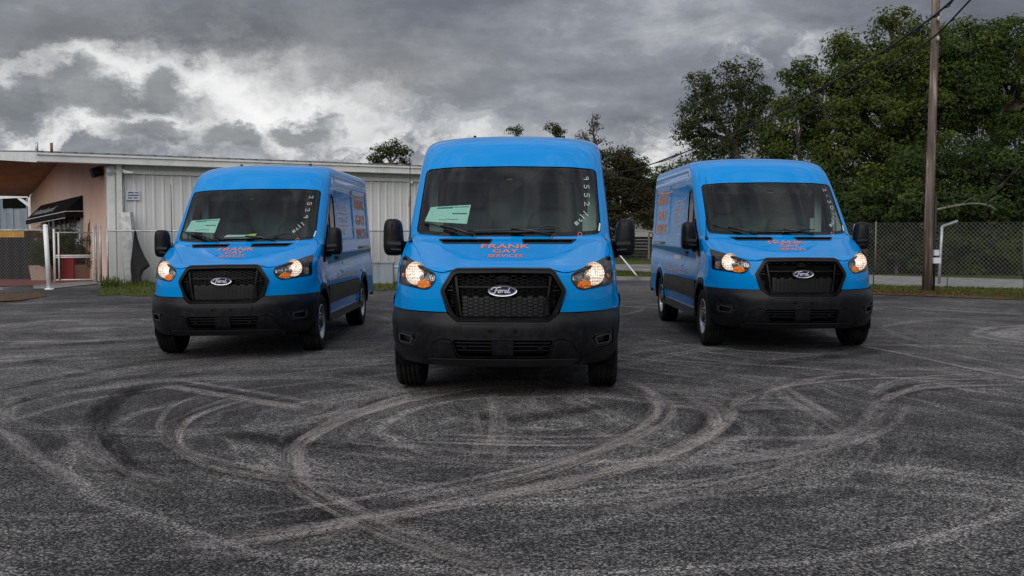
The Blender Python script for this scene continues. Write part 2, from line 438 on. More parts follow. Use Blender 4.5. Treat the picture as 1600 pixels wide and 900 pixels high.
def tyre_mark(pix, w, mat):
    """a strip along ground points measured in the photograph"""
    pts = catmull([tuple(gp(*p))[:2] for p in pix], 10)
    NMARK[0] += 1; z = .004 + .0008 * NMARK[0]
    vs = []; uv = []; n = len(pts)
    for i, p in enumerate(pts):
        d = pts[min(i + 1, n - 1)] - pts[max(i - 1, 0)]; nn = np.array([-d[1], d[0]]); nn /= max(np.linalg.norm(nn), 1e-9)
        ww = w[0] + (w[1] - w[0]) * i / (n - 1) if isinstance(w, tuple) else w
        for s in (-1, 1): e_ = p + nn * s * ww / 2; vs.append((*e_, z + gz(*e_))); uv.append((i / (n - 1), (s + 1) / 2))
    me = bpy.data.meshes.new('tyre_mark'); me.from_pydata(vs, [], [(2 * i, 2 * i + 1, 2 * i + 3, 2 * i + 2) for i in range(n - 1)]); me.materials.append(MATS[mat])
    l = me.uv_layers.new()
    for lp in me.loops: l.data[lp.index].uv = uv[lp.vertex_index]
    me.update(); link('tyre_mark', me, lot)
MARKS = []
for pix, w, mat in [
    ([(830, 601), (760, 605), (640, 625), (540, 655), (475, 690), (457, 715), (470, 760), (530, 797), (620, 840), (760, 885), (900, 930)], .30, 'mark_pale'),
    ([(470, 606), (375, 622), (300, 650), (274, 685), (300, 715), (350, 735), (440, 750), (550, 760), (760, 757)], .24, 'mark_pale'),
    ([(250, 590), (310, 603), (400, 622), (515, 646)], .42, 'mark_pale'),
    ([(620, 690), (720, 694), (820, 697), (930, 696), (1045, 690)], .16, 'mark_pale'),
    ([(480, 700), (560, 712), (680, 722), (800, 730), (900, 726)], .20, 'mark_faint'),
    ([(930, 595), (985, 612), (1015, 630), (1022, 650), (990, 680), (910, 720), (800, 757), (690, 782), (600, 800)], .24, 'mark_pale'),
    ([(1040, 605), (1085, 625), (1117, 650), (1110, 675), (1050, 710), (950, 742), (800, 775), (640, 805), (500, 830), (330, 852), (220, 855)], .36, 'mark_pale'),
    ([(1150, 662), (1145, 640), (1170, 622), (1250, 602), (1400, 592), (1640, 600)], .26, 'mark_pale'),
    ([(1340, 540), (1420, 556), (1520, 578), (1650, 602)], .24, 'mark_pale'),
    ([(1380, 625), (1372, 650), (1340, 680), (1250, 708), (1100, 727), (960, 735)], .34, 'mark_faint'),
    ([(1360, 645), (1400, 618), (1480, 606), (1640, 603)], .26, 'mark_pale'),
    ([(1225, 608), (1250, 630), (1290, 655), (1345, 690)], .45, 'mark_faint'),
    ([(900, 805), (1000, 795), (1100, 777), (1220, 748), (1330, 700)], .26, 'mark_faint'),
    ([(600, 810), (520, 845), (400, 870), (250, 880)], .30, 'mark_faint'),
    ([(1000, 640), (1060, 638), (1130, 642), (1230, 640), (1330, 655)], .45, 'mark_faint'),
    ([(1060, 700), (1150, 690), (1260, 690), (1340, 684)], .3, 'mark_faint'),
    ([(400, 556), (250, 585), (175, 620), (155, 665), (178, 715), (250, 770), (330, 800)], .42, 'mark_dark'),
    ([(-20, 604), (90, 578), (210, 556), (330, 545)], .30, 'mark_dark'), ([(-20, 640), (60, 610), (180, 582), (300, 563)], .30, 'mark_dark'),
    ([(-20, 540), (120, 527), (300, 520)], .22, 'mark_dark'), ([(-20, 560), (140, 543), (280, 530)], .25, 'mark_dark'), ([(-20, 515), (150, 505), (260, 500)], .3, 'mark_faint'),
    ([(300, 660), (420, 690), (540, 700), (640, 690)], .5, 'mark_dark'), ([(660, 640), (800, 655), (930, 640), (1000, 625)], .5, 'mark_dark'), ([(680, 670), (820, 680), (960, 668)], .45, 'mark_dark'),
    ([(120, 680), (140, 720), (190, 755), (300, 790)], .5, 'mark_faint'), ([(-10, 670), (20, 690), (60, 730), (160, 790)], .4, 'mark_faint'),
    ([(900, 560), (1020, 585), (1130, 596)], .2, 'mark_faint'), ([(970, 540), (1080, 562), (1200, 575), (1330, 580)], .22, 'mark_faint'), ([(560, 640), (520, 660), (450, 675)], .35, 'mark_faint'),
    ([(1150, 575), (1300, 560), (1400, 545)], .45, 'mark_dark'), ([(1180, 668), (1260, 662), (1360, 668)], .35, 'mark_dark'), ([(740, 640), (748, 690), (735, 740)], .14, 'mark_faint'),
    ([(980, 480), (1060, 488), (1020, 500)], .5, 'mark_faint'), ([(1380, 480), (1480, 488), (1640, 496)], .6, 'mark_faint'), ([(1370, 505), (1500, 512), (1640, 530)], .5, 'mark_faint'),
    ([(20, 488), (120, 484), (240, 482)], .5, 'mark_faint')]:
    tyre_mark(pix, w * (.62 if mat == 'mark_dark' else .50), mat)
    MARKS.append((pix, w, mat))

for pix, w, mat in MARKS:                       # the same turns driven again, a little off each time
    if mat == 'mark_dark' : continue
    for k in range(3 if mat == 'mark_pale' else 2):
        P = np.array(pix, float); c = P.mean(0); s = RNG.uniform(.90, 1.10); q = c + (P - c) * s + RNG.normal(0, 1, 2) * np.array([22, 7])
        q[:, 1] = np.maximum(q[:, 1], 475 + RNG.uniform(0, 6)); tyre_mark([tuple(v) for v in q], RNG.uniform(.05, .11), 'mark_faint' if k % 2 else 'mark_thin')
    if mat == 'mark_pale':                      # rubber laid down beside the scuffed band
        P = np.array(pix, float); c = P.mean(0); q = c + (P - c) * RNG.choice([.94, 1.07]); q[:, 1] = np.maximum(q[:, 1], 475); tyre_mark([tuple(v) for v in q], .10, 'mark_dark')
def sheet_poly(name, pts, mat, z=.008, label=None):
    m = MB(); m.add([(p[0], p[1], z) for p in pts], [tuple(range(len(pts)))]); o = m.build(name, mat); tag(o, kind='structure'); return o
def rag(pts, amp, closed=True):
    """uneven edge of a lawn"""
    out = []; n = len(pts)
    for i in range(n if closed else n - 1):
        a, c = Vector(pts[i]), Vector(pts[(i + 1) % n]); k = max(2, int((c - a).length / .35))
        for j in range(k): out.append(a.lerp(c, j / k) + Vector((RNG.normal(0, amp * .5), RNG.normal(0, amp), 0)) * (0 if j == 0 else 1))
    if not closed: out.append(Vector(pts[-1]))
    return out
def grass_fn(t, b):
    v = objco(t); n = t.noise(v, 1.2, 5, .65); n2 = t.noise(v, 24, 4, .7)
    c = t.mix(t.mr(n2, .35, .7), (.030, .042, .010), (.10, .13, .028))
    c = t.mix(t.mr(n, .55, .70), c, (.085, .062, .032))
    t.set(b.inputs['Base Color'], c); bump(t, b, n2, .8, .05)
pbsdf('turf', (.05, .08, .02), .95, spec=.15, fn=grass_fn)
pbsdf('litter_soil', (.08, .05, .03), .95, spec=.15, fn=speck((.035, .028, .02), (.15, .085, .045), 14, 6, .35, .7, bmp=.6))
pbsdf('concrete', (.30, .29, .28), .9, spec=.2, fn=speck((.14, .138, .132), (.25, .245, .235), 3, 7, .3, .7, bmp=.2, bs=60))
pbsdf('red_paving', (.16, .035, .03), .85, fn=speck((.11, .028, .026), (.22, .06, .05), 5, 6, .3, .7))
def leaf_mat(name, a, b_, c_, trans=.35):
    m = bpy.data.materials.new(name); m.use_nodes = True
    t = NT(m.node_tree); t.ns.clear(); out = t.n('ShaderNodeOutputMaterial')
    at_ = t.n('ShaderNodeAttribute', attribute_name='tint')
    col = t.ramp(at_.outputs['Fac'], [(0, a), (.5, b_), (1, c_)])
    df = t.n('ShaderNodeBsdfDiffuse', ins={'Color': col}); tl = t.n('ShaderNodeBsdfTranslucent', ins={'Color': t.mix(.4, col, (.11, .135, .02))})
    gl = t.n('ShaderNodeBsdfGlossy', ins={'Color': (.7, .75, .7), 'Roughness': .45})
    m1 = t.n('ShaderNodeMixShader', ins={0: trans, 1: df.outputs[0], 2: tl.outputs[0]})
    m2 = t.n('ShaderNodeMixShader', ins={0: .012, 1: m1.outputs[0], 2: gl.outputs[0]}); t.ls.new(m2.outputs[0], out.inputs[0]); MATS[name] = m
leaf_mat('leaf_dark', (.020, .036, .010), (.042, .070, .018), (.090, .120, .028))
leaf_mat('leaf_green', (.024, .040, .009), (.060, .085, .017), (.135, .150, .028))
leaf_mat('leaf_mid', (.022, .040, .010), (.055, .085, .017), (.12, .145, .027))
leaf_mat('leaf_olive', (.024, .034, .012), (.045, .058, .020), (.085, .095, .032))
leaf_mat('leaf_brown', (.028, .026, .014), (.048, .046, .022), (.085, .078, .036))
leaf_mat('grass_blade', (.03, .04, .010), (.062, .078, .016), (.13, .13, .035), .25)
pbsdf('bark', (.09, .075, .06), .95, spec=.15, fn=speck((.045, .038, .03), (.15, .13, .11), 9, 6, .3, .7, bmp=.6, stretch=(1, 1, .25)))
pbsdf('pale_branch', (.14, .12, .10), .9, fn=speck((.09, .08, .07), (.19, .17, .15), 12, 4))

def blades(name, poly, n, h, mat='grass_blade', label=None, cat=None, lean=.5, wd=.012):
    P = np.array([tuple(p)[:2] for p in poly]); lo, hi = P.min(0), P.max(0)
    q = RNG.uniform(lo, hi, (n * 4, 2)); q = q[inpoly(q, P)][:n]; n = len(q)
    hh = h * RNG.uniform(.4, 1.3, n); a = RNG.uniform(0, 6.283, n); w = wd * RNG.uniform(.7, 1.6, n)
    base = np.c_[q, np.zeros(n)]; dx = np.c_[np.cos(a), np.sin(a), np.zeros(n)]
    tip = base + np.c_[RNG.normal(0, lean, (n, 2)) * hh[:, None], hh]
    V = np.stack([base - dx * w[:, None], base + dx * w[:, None], tip], 1).reshape(-1, 3); V[:, 2] += .006
    T = np.repeat(np.clip(RNG.normal(.5, .25, n) + .25 * np.sin(q[:, 0] * 2.1) * np.cos(q[:, 1] * 1.7), 0, 1), 3)
    o = tri_mesh(name, V, np.arange(3 * n).reshape(-1, 3), mat, None, False, T); tag(o, label, cat, kind='stuff'); return o

# verge, footpath and road on the right
edge = [gp(1700, 470), gp(1600, 467), gp(1480, 463), gp(1365, 459), gp(1200, 450), gp(1050, 439), gp(980, 434), gp(940, 432)]
sw0 = [gp(1700, 455), gp(1600, 452), gp(1480, 449), gp(1365, 446), gp(1200, 437), gp(1050, 428), gp(980, 424), gp(930, 422)]
sw1 = [gp(1700, 441.5), gp(1600, 439), gp(1480, 435.5), gp(1365, 432), gp(1200, 426), gp(1050, 421.5), gp(980, 419.5), gp(930, 418.5)]
edge = rag(edge, .12, False)
sheet_poly('grass_verge', edge + sw0[::-1], 'turf', .010)
sheet_poly('far_lawn', sw1 + [gp(930, 414), Vector((4, 140, 0)), Vector((120, 140, 0)), Vector((60, 30, 0))], 'turf', .010)
pv = MB()
for i in range(len(sw0) - 1):
    a0, a1, b0, b1 = sw0[i], sw0[i + 1], sw1[i], sw1[i + 1]; k = max(1, int((a1 - a0).length / 1.5))
    for j in range(k):
        t0, t1 = j / k + .006, (j + 1) / k - .006
        q = [a0.lerp(a1, t0), a0.lerp(a1, t1), b0.lerp(b1, t1), b0.lerp(b1, t0)]
        m = MB(); m.add([(p.x, p.y, zz) for zz in (.004, .045) for p in q], [(4, 5, 6, 7), (0, 1, 5, 4), (1, 2, 6, 5), (2, 3, 7, 6), (3, 0, 4, 7)])
        if i == 0 and j == 0: footpath = tag(empty('footpath', tuple(q[0])), kind='structure'); footpath.location = (0, 0, 0)
        m.build('paving_slab', 'concrete', footpath)
sheet_poly('litter_strip', [gp(1640, 471), gp(1500, 466), gp(1440, 463), gp(1365, 460.5), gp(1300, 456), gp(1300, 453), gp(1365, 455), gp(1440, 457), gp(1500, 462)], 'litter_soil', .014)
blades('verge_grass', [(p.x, p.y) for p in edge + sw0[::-1]], 12000, .05, label='short grass along the verge beside the footpath', cat='grass')
far_road = sheet_poly('far_road', [gp(925, 418.0), gp(1075, 418.6), gp(1075, 414.5), gp(925, 413)], 'concrete', .016)
kerb = MB(); kerb.bar(gp(945, 437) + Vector((0, 0, .05)), gp(1030, 438.5) + Vector((0, 0, .05)), .14, .10); kerb = kerb.build('kerb', 'concrete'); tag(kerb, kind='structure')
# fallen leaves at the edge of the lot
lv = []; n = 900
for i in range(n):
    k = RNG.integers(0, 4); px = RNG.uniform(1330, 1600); py = RNG.normal(462 - (1600 - px) * .022, 2.2)
    p = gp(px, py); a = RNG.uniform(0, 6.28); s = RNG.uniform(.02, .05); z = .02 + RNG.uniform(0, .02)
    lv.append([(p.x + s * math.cos(a), p.y + s * math.sin(a), z), (p.x - s * .5 * math.sin(a), p.y + s * .5 * math.cos(a), z + .01), (p.x - s * math.cos(a), p.y - s * math.sin(a), z), (p.x + s * .5 * math.sin(a), p.y - s * .5 * math.cos(a), z + .008)])
leaf_mat('dry_leaf', (.07, .035, .015), (.16, .08, .03), (.30, .20, .10), .1)
o = tri_mesh('fallen_leaves', np.array(lv).reshape(-1, 3), np.arange(4 * n).reshape(-1, 4), 'dry_leaf', None, False, np.repeat(RNG.uniform(0, 1, n), 4)); tag(o, 'brown fallen leaves along the edge of the lot', 'leaves', kind='stuff')

# grass strip in front of the metal building, gate apron on the left
gl = [gp(150, 462), gp(240, 463), gp(420, 460), gp(640, 452), gp(900, 445), gp(900, 425), gp(640, 429), gp(300, 441), gp(160, 444)]
gl = rag(gl, .14)
sheet_poly('grass_strip', gl, 'turf', .010)
blades('strip_grass', gl, 12000, .045, label='green grass strip along the foot of the metal wall', cat='grass')
blades('weeds', [gp(158, 450), gp(186, 449), gp(184, 443), gp(160, 443)], 160, .22, label='tall weeds at the corner of the pale metal wall', cat='weeds', lean=.35, wd=.016)
blades('weeds', [gp(186, 447), gp(235, 446), gp(235, 442), gp(186, 442)], 160, .14, label='low weeds under the black cloth on the fence', cat='weeds', lean=.4, wd=.016)
sheet_poly('red_pavement', [gp(-80, 449), gp(70, 447), gp(152, 437), gp(130, 428), gp(-80, 428)], 'red_paving', .010)
sheet_poly('concrete_apron', [gp(52, 452), gp(80, 452), gp(152, 444), gp(152, 438.5), gp(84, 444), gp(52, 446.5)], 'concrete', .016)
sheet_poly('dry_verge', [gp(-60, 474), gp(30, 470), gp(75, 463), gp(60, 458), gp(0, 460), gp(-60, 462)], 'litter_soil', .010)
m = MB(); m.bar(gp(2, 453) + Vector((0, 0, .03)), gp(24, 452) + Vector((0, 0, .03)), .12, .06); kb = m.build('kerb', 'concrete'); tag(kb, kind='structure')

# ------------------------------------------------------------------ metal building with the pink gable
def wall_fn(t, b):
    v = objco(t); z = t.n('ShaderNodeSeparateXYZ', ins={0: v}).outputs[2]
    f = t.mr(t.noise(t.vm('MULTIPLY', v, (3, 3, .35)), 1.6, 7, .6), .25, .75); c = t.mix(f, (.62, .62, .62), (.71, .705, .70))
    run = t.noise(t.vm('MULTIPLY', v, (9, 9, .18)), 1.3, 6, .7); c = t.mix(t.mr(run, .60, .80, 0, .30), c, (.34, .27, .22))
    mud = t.math('MULTIPLY', t.mr(t.math('ADD', z, t.math('MULTIPLY', t.noise(v, 4, 5), .5)), .75, .20), .55); c = t.mix(mud, c, (.24, .21, .17))
    t.set(b.inputs['Base Color'], c); bump(t, b, t.noise(v, 1.4, 2), .15, .03)
pbsdf('metal_wall', (.56, .56, .56), .55, fn=wall_fn)
pbsdf('white_trim', (.66, .66, .65), .5, fn=speck((.64, .64, .63), (.78, .78, .77), 3, 6, .25, .6))
pbsdf('roof_metal', (.10, .10, .105), .5)
def stucco_fn(t, b):
    v = objco(t); n = t.noise(v, 1.1, 6, .6)
    st = t.noise(t.vm('MULTIPLY', v, (2.5, 5.0, .25)), 1.5, 6, .65)      # run-off streaks under the roof
    c = t.mix(t.mr(n, .3, .7), (.76, .53, .43), (.82, .60, .50)); c = t.mix(t.mr(st, .58, .78, 0, .45), c, (.25, .17, .13))
    t.set(b.inputs['Base Color'], c); bump(t, b, t.noise(v, 40, 4), .3, .01)
pbsdf('pink_stucco', (.5, .33, .27), .9, spec=.2, fn=stucco_fn)
pbsdf('soffit_brown', (.20, .105, .075), .8, fn=speck((.28, .155, .115), (.38, .22, .17), 2, 6, .3, .7))
pbsdf('soffit_gap', (.06, .03, .02), .9)
pbsdf('awning_black', (.007, .007, .008), .85, spec=.15, fn=speck((.005, .005, .006), (.012, .012, .013), 3, 5))
pbsdf('shop_glass', (.03, .033, .035), .08)
pbsdf('galvanised', (.40, .41, .42), .45, metal=.5, fn=speck((.30, .31, .32), (.48, .49, .50), 7, 5))
pbsdf('wire', (.36, .37, .37), .5, metal=.4)
pbsdf('wire_dark', (.13, .13, .125), .6, metal=.3)
pbsdf('black_mesh', (.012, .012, .013), .9)
pbsdf('cable_black', (.012, .012, .012), .7)
pbsdf('rust_steel', (.16, .07, .05), .8)
pbsdf('blue_metal', (.20, .24, .28), .6, fn=speck((.16, .195, .23), (.24, .28, .32), 2, 5, stretch=(2, 2, .3)))
pbsdf('yellow_paint', (.62, .33, .035), .6, fn=speck((.55, .28, .03), (.66, .37, .05), 4, 5))
pbsdf('planter_red', (.35, .015, .022), .45); pbsdf('planter_clay', (.20, .10, .07), .8); pbsdf('planter_pale', (.40, .30, .25), .8)
TH = R(33); BC = Vector((-10.7, 28.2, 0))
bld = empty('metal_building', tuple(BC), TH)
tag(bld, 'long pale grey metal building with pink gable end and black awning', 'building')
LX = 15.2
def eave_z(y): return 3.40 + .46 * (y / 7.0) if y <= 7 else 3.86 - .95 * (y - 7) / 6
for i in range(15):                                   # ribbed sheets of the long wall
    m = MB(); x0 = i * 1.0; pr = []
    for k in range(4):
        a = x0 + .25 * k; pr += [(a, 0), (a + .10, 0), (a + .125, -.016), (a + .165, -.016), (a + .19, 0)]
    pr.append((x0 + .996, 0)); n = len(pr)
    m.add([(x, y, z) for z in (0, 3.16) for x, y in pr], [(k, k + 1, n + k + 1, n + k) for k in range(n - 1)]); m.build('wall_panel', 'metal_wall', bld)
m = MB(); m.box((.03, -.045, 1.56), (.16, .05, 3.12)); m.box((-.045, .11, 1.56), (.05, .26, 3.12)); m.build('corner_trim', 'white_trim', bld)
m = MB(); m.box((.22, -.08, 1.58), (.13, .10, 3.16)); m.build('downpipe', 'white_trim', bld)
m = MB(); m.add([(LX, 0, 0), (LX, 13, 0), (LX, 13, 3), (LX, 0, 3.16)], [(0, 1, 2, 3)]); m.build('end_wall', 'metal_wall', bld)
m = MB(); m.box((LX / 2, -.05, 2.98), (LX, .03, .10)); m.build('conduit', 'white_trim', bld)
# gable wall
m = MB(); m.add([(0, 0, -.1), (0, 13, -.1), (0, 13, 2.70), (0, 7.0, 3.66), (0, 0, 3.18)], [(4, 3, 2, 1, 0)]); m.build('gable_wall', 'pink_stucco', bld)
# roof: sheets, fascia and the brown boarded soffit of the overhang
OV = 1.85
for nm, y0, y1, zz in (('roof_slope', -.38, 7.0, (3.385, 3.86)), ('roof_slope', 7.0, 13.4, (3.86, 2.86))):
    m = MB(); m.add([(-OV, y0, zz[0]), (LX + .2, y0, zz[0]), (LX + .2, y1, zz[1]), (-OV, y1, zz[1])], [(0, 1, 2, 3)])
    m.build(nm, 'roof_metal', bld)
for i in range(42):
    m = MB(); x = -OV + .12 + .40 * i; m.add([(x + dx, y, z0 + dz) for y, z0 in ((-.40, 3.385), (7.0, 3.862)) for dx, dz in ((-.045, 0), (-.02, .05), (.06, .05), (.085, 0))], [(0, 1, 5, 4), (1, 2, 6, 5), (2, 3, 7, 6), (0, 3, 2, 1)])
    m.build('roof_rib', 'roof_metal', bld)
m = MB(); m.box(((LX - OV) / 2, -.39, 3.275), (LX + OV, .05, .22)); m.box(((LX - OV) / 2, -.43, 3.36), (LX + OV, .05, .05)); m.box(((LX - OV) / 2, -.20, 3.17), (LX + OV - .05, .36, .02)); m.build('eave_fascia', 'white_trim', bld)
m = MB()
for (ya, za), (yb, zb) in (((-.41, 3.37), (7.0, 3.845)), ((7.0, 3.845), (13.4, 2.845))):
    m.add([(-OV - .04 + dx, y, z + dz) for y, z in ((ya, za), (yb, zb)) for dx, dz in ((0, .02), (0, -.23), (.05, -.23), (.05, .02))], [(0, 4, 5, 1), (1, 5, 6, 2), (2, 6, 7, 3), (3, 7, 4, 0), (0, 1, 2, 3), (4, 7, 6, 5)])
m.build('rake_fascia', 'white_trim', bld)
for y0, y1, z0, z1 in ((-.34, 7.0, 3.155, 3.655), (7.0, 13.3, 3.655, 2.68)):
    k = 5
    for i in range(k):
        a, c = y0 + (y1 - y0) * i / k, y0 + (y1 - y0) * (i + 1) / k - .02; za, zc = z0 + (z1 - z0) * (a - y0) / (y1 - y0), z0 + (z1 - z0) * (c - y0) / (y1 - y0)
        m = MB(); m.add([(-OV, a, za), (-.002, a, za), (-.002, c, zc), (-OV, c, zc), (-OV, a, za + .02), (-.002, a, za + .02), (-.002, c, zc + .02), (-OV, c, zc + .02)], [(0, 3, 2, 1), (0, 1, 5, 4), (2, 3, 7, 6), (0, 4, 7, 3), (1, 2, 6, 5), (4, 5, 6, 7)]); m.build('soffit_board', 'soffit_brown', bld)
# roof vents
for px in (57, 62):
    m = MB(); q = -OV + .05 + (.35 if px > 57 else 0); m.tube([(q, -.30 + .12, 3.36), (q, -.18, 3.36 + .30)], .035, 8); m.build('roof_pipe', 'rust_steel' if px > 57 else 'galvanised', bld)
# awning on the gable
AW = [(3.5, 2.45, 1.98, 1.80), (10.7, 2.30, 1.80, 1.62)]
m = MB(); P_ = .5
vs = []
for y, zt, zf, zv in AW: vs += [(-.01, y, zt), (-P_, y, zf), (-P_, y, zv), (-.01, y, zf)]
m.add(vs, [(0, 1, 5, 4), (0, 3, 1), (4, 5, 7), (1, 2, 6, 5)]); 
aw = m.build('awning', 'awning_black', bld)
m = MB(); nsc = 36; vs = []; fs = []
for i in range(nsc * 4 + 1):
    t = i / (nsc * 4); y = 3.5 + 7.2 * t; zv = 1.80 - .18 * t; vs += [(-P_ - .006, y, zv + .16), (-P_ - .006, y, zv - .05 * abs(math.sin(math.pi * t * nsc)))]
fs = [(2 * i, 2 * i + 1, 2 * i + 3, 2 * i + 2) for i in range(nsc * 4)]; m.add(vs, fs); m.box((-P_ / 2, 3.49, 1.89), (P_, .012, .19)); m.build('valance', 'awning_black', aw)
m = MB(); m.bar((-P_ - .01, 3.48, 1.97), (-P_ - .01, 10.7, 1.79), .012, .02); m.bar((-.02, 3.48, 1.985), (-P_, 3.48, 1.975), .012, .02); m.bar((-P_ - .014, 3.48, 1.785), (-P_ - .014, 10.7, 1.605), .008, .014); m.build('piping', 'white_trim', aw)
v, f = text_geo('The Celebration Banquet Hall', 1.0, .012); lo, hi = v.min(0), v.max(0)
m = MB(); L_ = 3.9
vv = []
for p in v:
    s_ = (p[0] - lo[0]) / (hi[0] - lo[0]); h_ = (p[1] - lo[1]) / (hi[1] - lo[1]); y = 10.2 - L_ * s_; tt = (y - 3.5) / 7.2
    z = (1.98 - .18 * tt) + .06 + .24 * h_; k = (z - (1.98 - .18 * tt)) / (.47 + .03 * tt)
    vv.append((-P_ + P_ * k - .012, y, z))
m.add(vv, f); m.build('awning_lettering', 'white_vinyl', aw)
# shop front under the awning
m = MB(); m.box((-.012, 6.6, .95), (.02, 5.9, 1.95)); m.build('shop_window', 'shop_glass', bld)
for y in (3.66, 4.55, 5.45, 6.2, 7.0, 7.9, 8.8, 9.55):
    m = MB(); m.box((-.03, y, .95), (.06, .09, 1.95)); m.build('window_post', 'white_trim' if y in (6.2, 7.0) else 'galvanised', bld)
m = MB(); m.box((-.03, 6.6, 1.50), (.05, 5.9, .06)); m.build('window_transom', 'galvanised', bld)
m = MB(); m.box((-.026, 4.1, 1.30), (.02, .7, .8)); m.build('window_blind', 'paper_white', bld)
# small fittings at the corner
m = MB(); m.box((-.16, .85, 3.00), (.26, .34, .26), Matrix.Rotation(R(-20), 3, 'Y')); m.build('flood_light', 'dark_plastic', bld)
m = MB(); m.tube([(-.05, .02, 3.10), (-.02, -.16, 2.93)], .07, 10); m.tube([(.0, -.06, 2.95), (.5, -.10, 3.02)], .02, 6); m.build('wall_lamp', 'white_trim', bld)
m = MB(); m.tube([(.30, -.20, 2.98), (.55, -.28, 2.94)], .045, 10); m.box((.32, -.14, 3.02), (.06, .1, .06)); m.build('security_camera', 'white_trim', bld)
m = MB(); m.tube([(-.06, .16, 2.85), (-.06, .16, .05)], .018, 6); m.build('rusty_pipe', 'rust_steel', bld)
m = MB(); m.tube([(.33, -.06, 3.1), (.33, -.06, .05)], .018, 6); m.build('cable_duct', 'galvanised', bld)
sg_ = empty('wall_sign'); sg_.parent = bld
pbsdf('sign_white', (.62, .65, .68), .5); pbsdf('sign_ink', (.03, .06, .16), .6)
m = MB(); m.box((.58, -.045, 2.36), (.36, .012, .26)); m.build('sign_plate', 'sign_white', sg_)
m = MB()
for k, (z, a, b2) in enumerate(((2.43, -.13, .02), (2.43, .05, .14), (2.36, -.14, .15), (2.29, -.13, -.02), (2.29, .02, .12))): m.box((.58 + (a + b2) / 2, -.053, z), (b2 - a, .004, .028))
m.build('sign_print', 'sign_ink', sg_); tag(sg_.children[1], kind='stuff')
m = MB(); m.tube([(8.9, -.05, 3.05), (8.9, -.05, 2.2)], .02, 6); m.lathe([(0, .05), (.08, .05), (.10, .0001)], 12, 'z', (8.95, -.12, 2.88)); m.build('wall_camera', 'white_trim', bld)
m = MB(); m.box((7.9, -.32, .55), (.62, .5, .55)); m.box((8.7, -.20, .35), (.5, .3, .5)); m.tube([(8.2, -.10, 1.0), (8.5, -.12, .6), (8.75, -.12, .2)], .02, 6)
# ------------------------------------------------------------------ chain-link fences
def chain_link(name, pts, h, label, wire='wire', cell=.075, wr=.0032, post_r=.028, posts=True, rail=True, spacing=3.0, groupn=None, rail_mat='galvanised'):
    root = empty(name, (pts[0].x, pts[0].y, 0)); o0 = Vector((pts[0].x, pts[0].y, 0))
    wm = MB()
    for a, c in zip(pts[:-1], pts[1:]):
        a = Vector((a.x, a.y, 0)) - o0; c = Vector((c.x, c.y, 0)) - o0; d = c - a; L = d.length; d.normalize()
        k = -int(h / cell) - 1
        nrm = Vector((-d.y, d.x, 0))
        while k * cell < L:
            for sgn in (1, -1):
                s0 = k * cell if sgn > 0 else k * cell + h; 
                # line from (s0,0) rising to (s0 + sgn*h, h), clipped to 0..L
                sa, za, sb, zb = s0, 0.03, s0 + sgn * h, h
                t0, t1 = 0.0, 1.0; dd = sb - sa
                lo_, hi_ = sorted(((0 - sa) / dd, (L - sa) / dd)); t0, t1 = max(t0, lo_), min(t1, hi_)
                if t1 - t0 < .02: continue
                p = a + d * (sa + dd * t0) + Vector((0, 0, za + (zb - za) * t0)) + nrm * wr * sgn; q = a + d * (sa + dd * t1) + Vector((0, 0, za + (zb - za) * t1)) + nrm * wr * sgn
                wm.bar(p, q, wr * 2, wr * 2)
            k += 1
    w = wm.build('wire_mesh', wire, root); tag(w, kind='stuff')
    if rail:
        for a, c in zip(pts[:-1], pts[1:]):
            m = MB(); m.tube([Vector((a.x, a.y, h)) - o0, Vector((c.x, c.y, h)) - o0], .021, 8); m.build('top_rail', rail_mat, root)
    if posts:
        for a, c in zip(pts[:-1], pts[1:]):
            L = (c - a).length; n = max(1, int(L / spacing))
            for i in range(n):
                p = a.lerp(c, i / n); m = MB(); m.tube([Vector((p.x, p.y, 0)) - o0, Vector((p.x, p.y, h + .04)) - o0], post_r, 8); m.build('post', rail_mat, root)
    tag(root, label, 'fence', groupn); return root
f0 = BC + Vector((math.sin(TH) * .75, -math.cos(TH) * .75, 0)) - Vector((math.cos(TH), math.sin(TH), 0)) * .25
f1 = f0 + Vector((math.cos(TH), math.sin(TH), 0)) * 14
chain_link('wire_fence', [f0, f1], 1.40, 'grey chain-link fence in front of the pale metal wall', wr=.0028, spacing=3.4)
g0, g1 = gp(-90, 446), gp(72, 448)
chain_link('wire_fence', [g0, g1], 1.42, 'chain-link fence left of the gate, before the black screen', 'wire_dark', wr=.0026, cell=.09, spacing=9)
chain_link('wire_fence', [sw1[0] + Vector((1.0, 0.5, 0)), sw1[1] + Vector((.2, .45, 0)), sw1[3] + Vector((.2, .45, 0)), sw1[5] + Vector((.2, .5, 0))], 1.66, 'tall chain-link fence below the big trees behind the footpath', 'wire_dark', wr=.0042, cell=.13, spacing=8, rail=False, rail_mat='wire_dark')
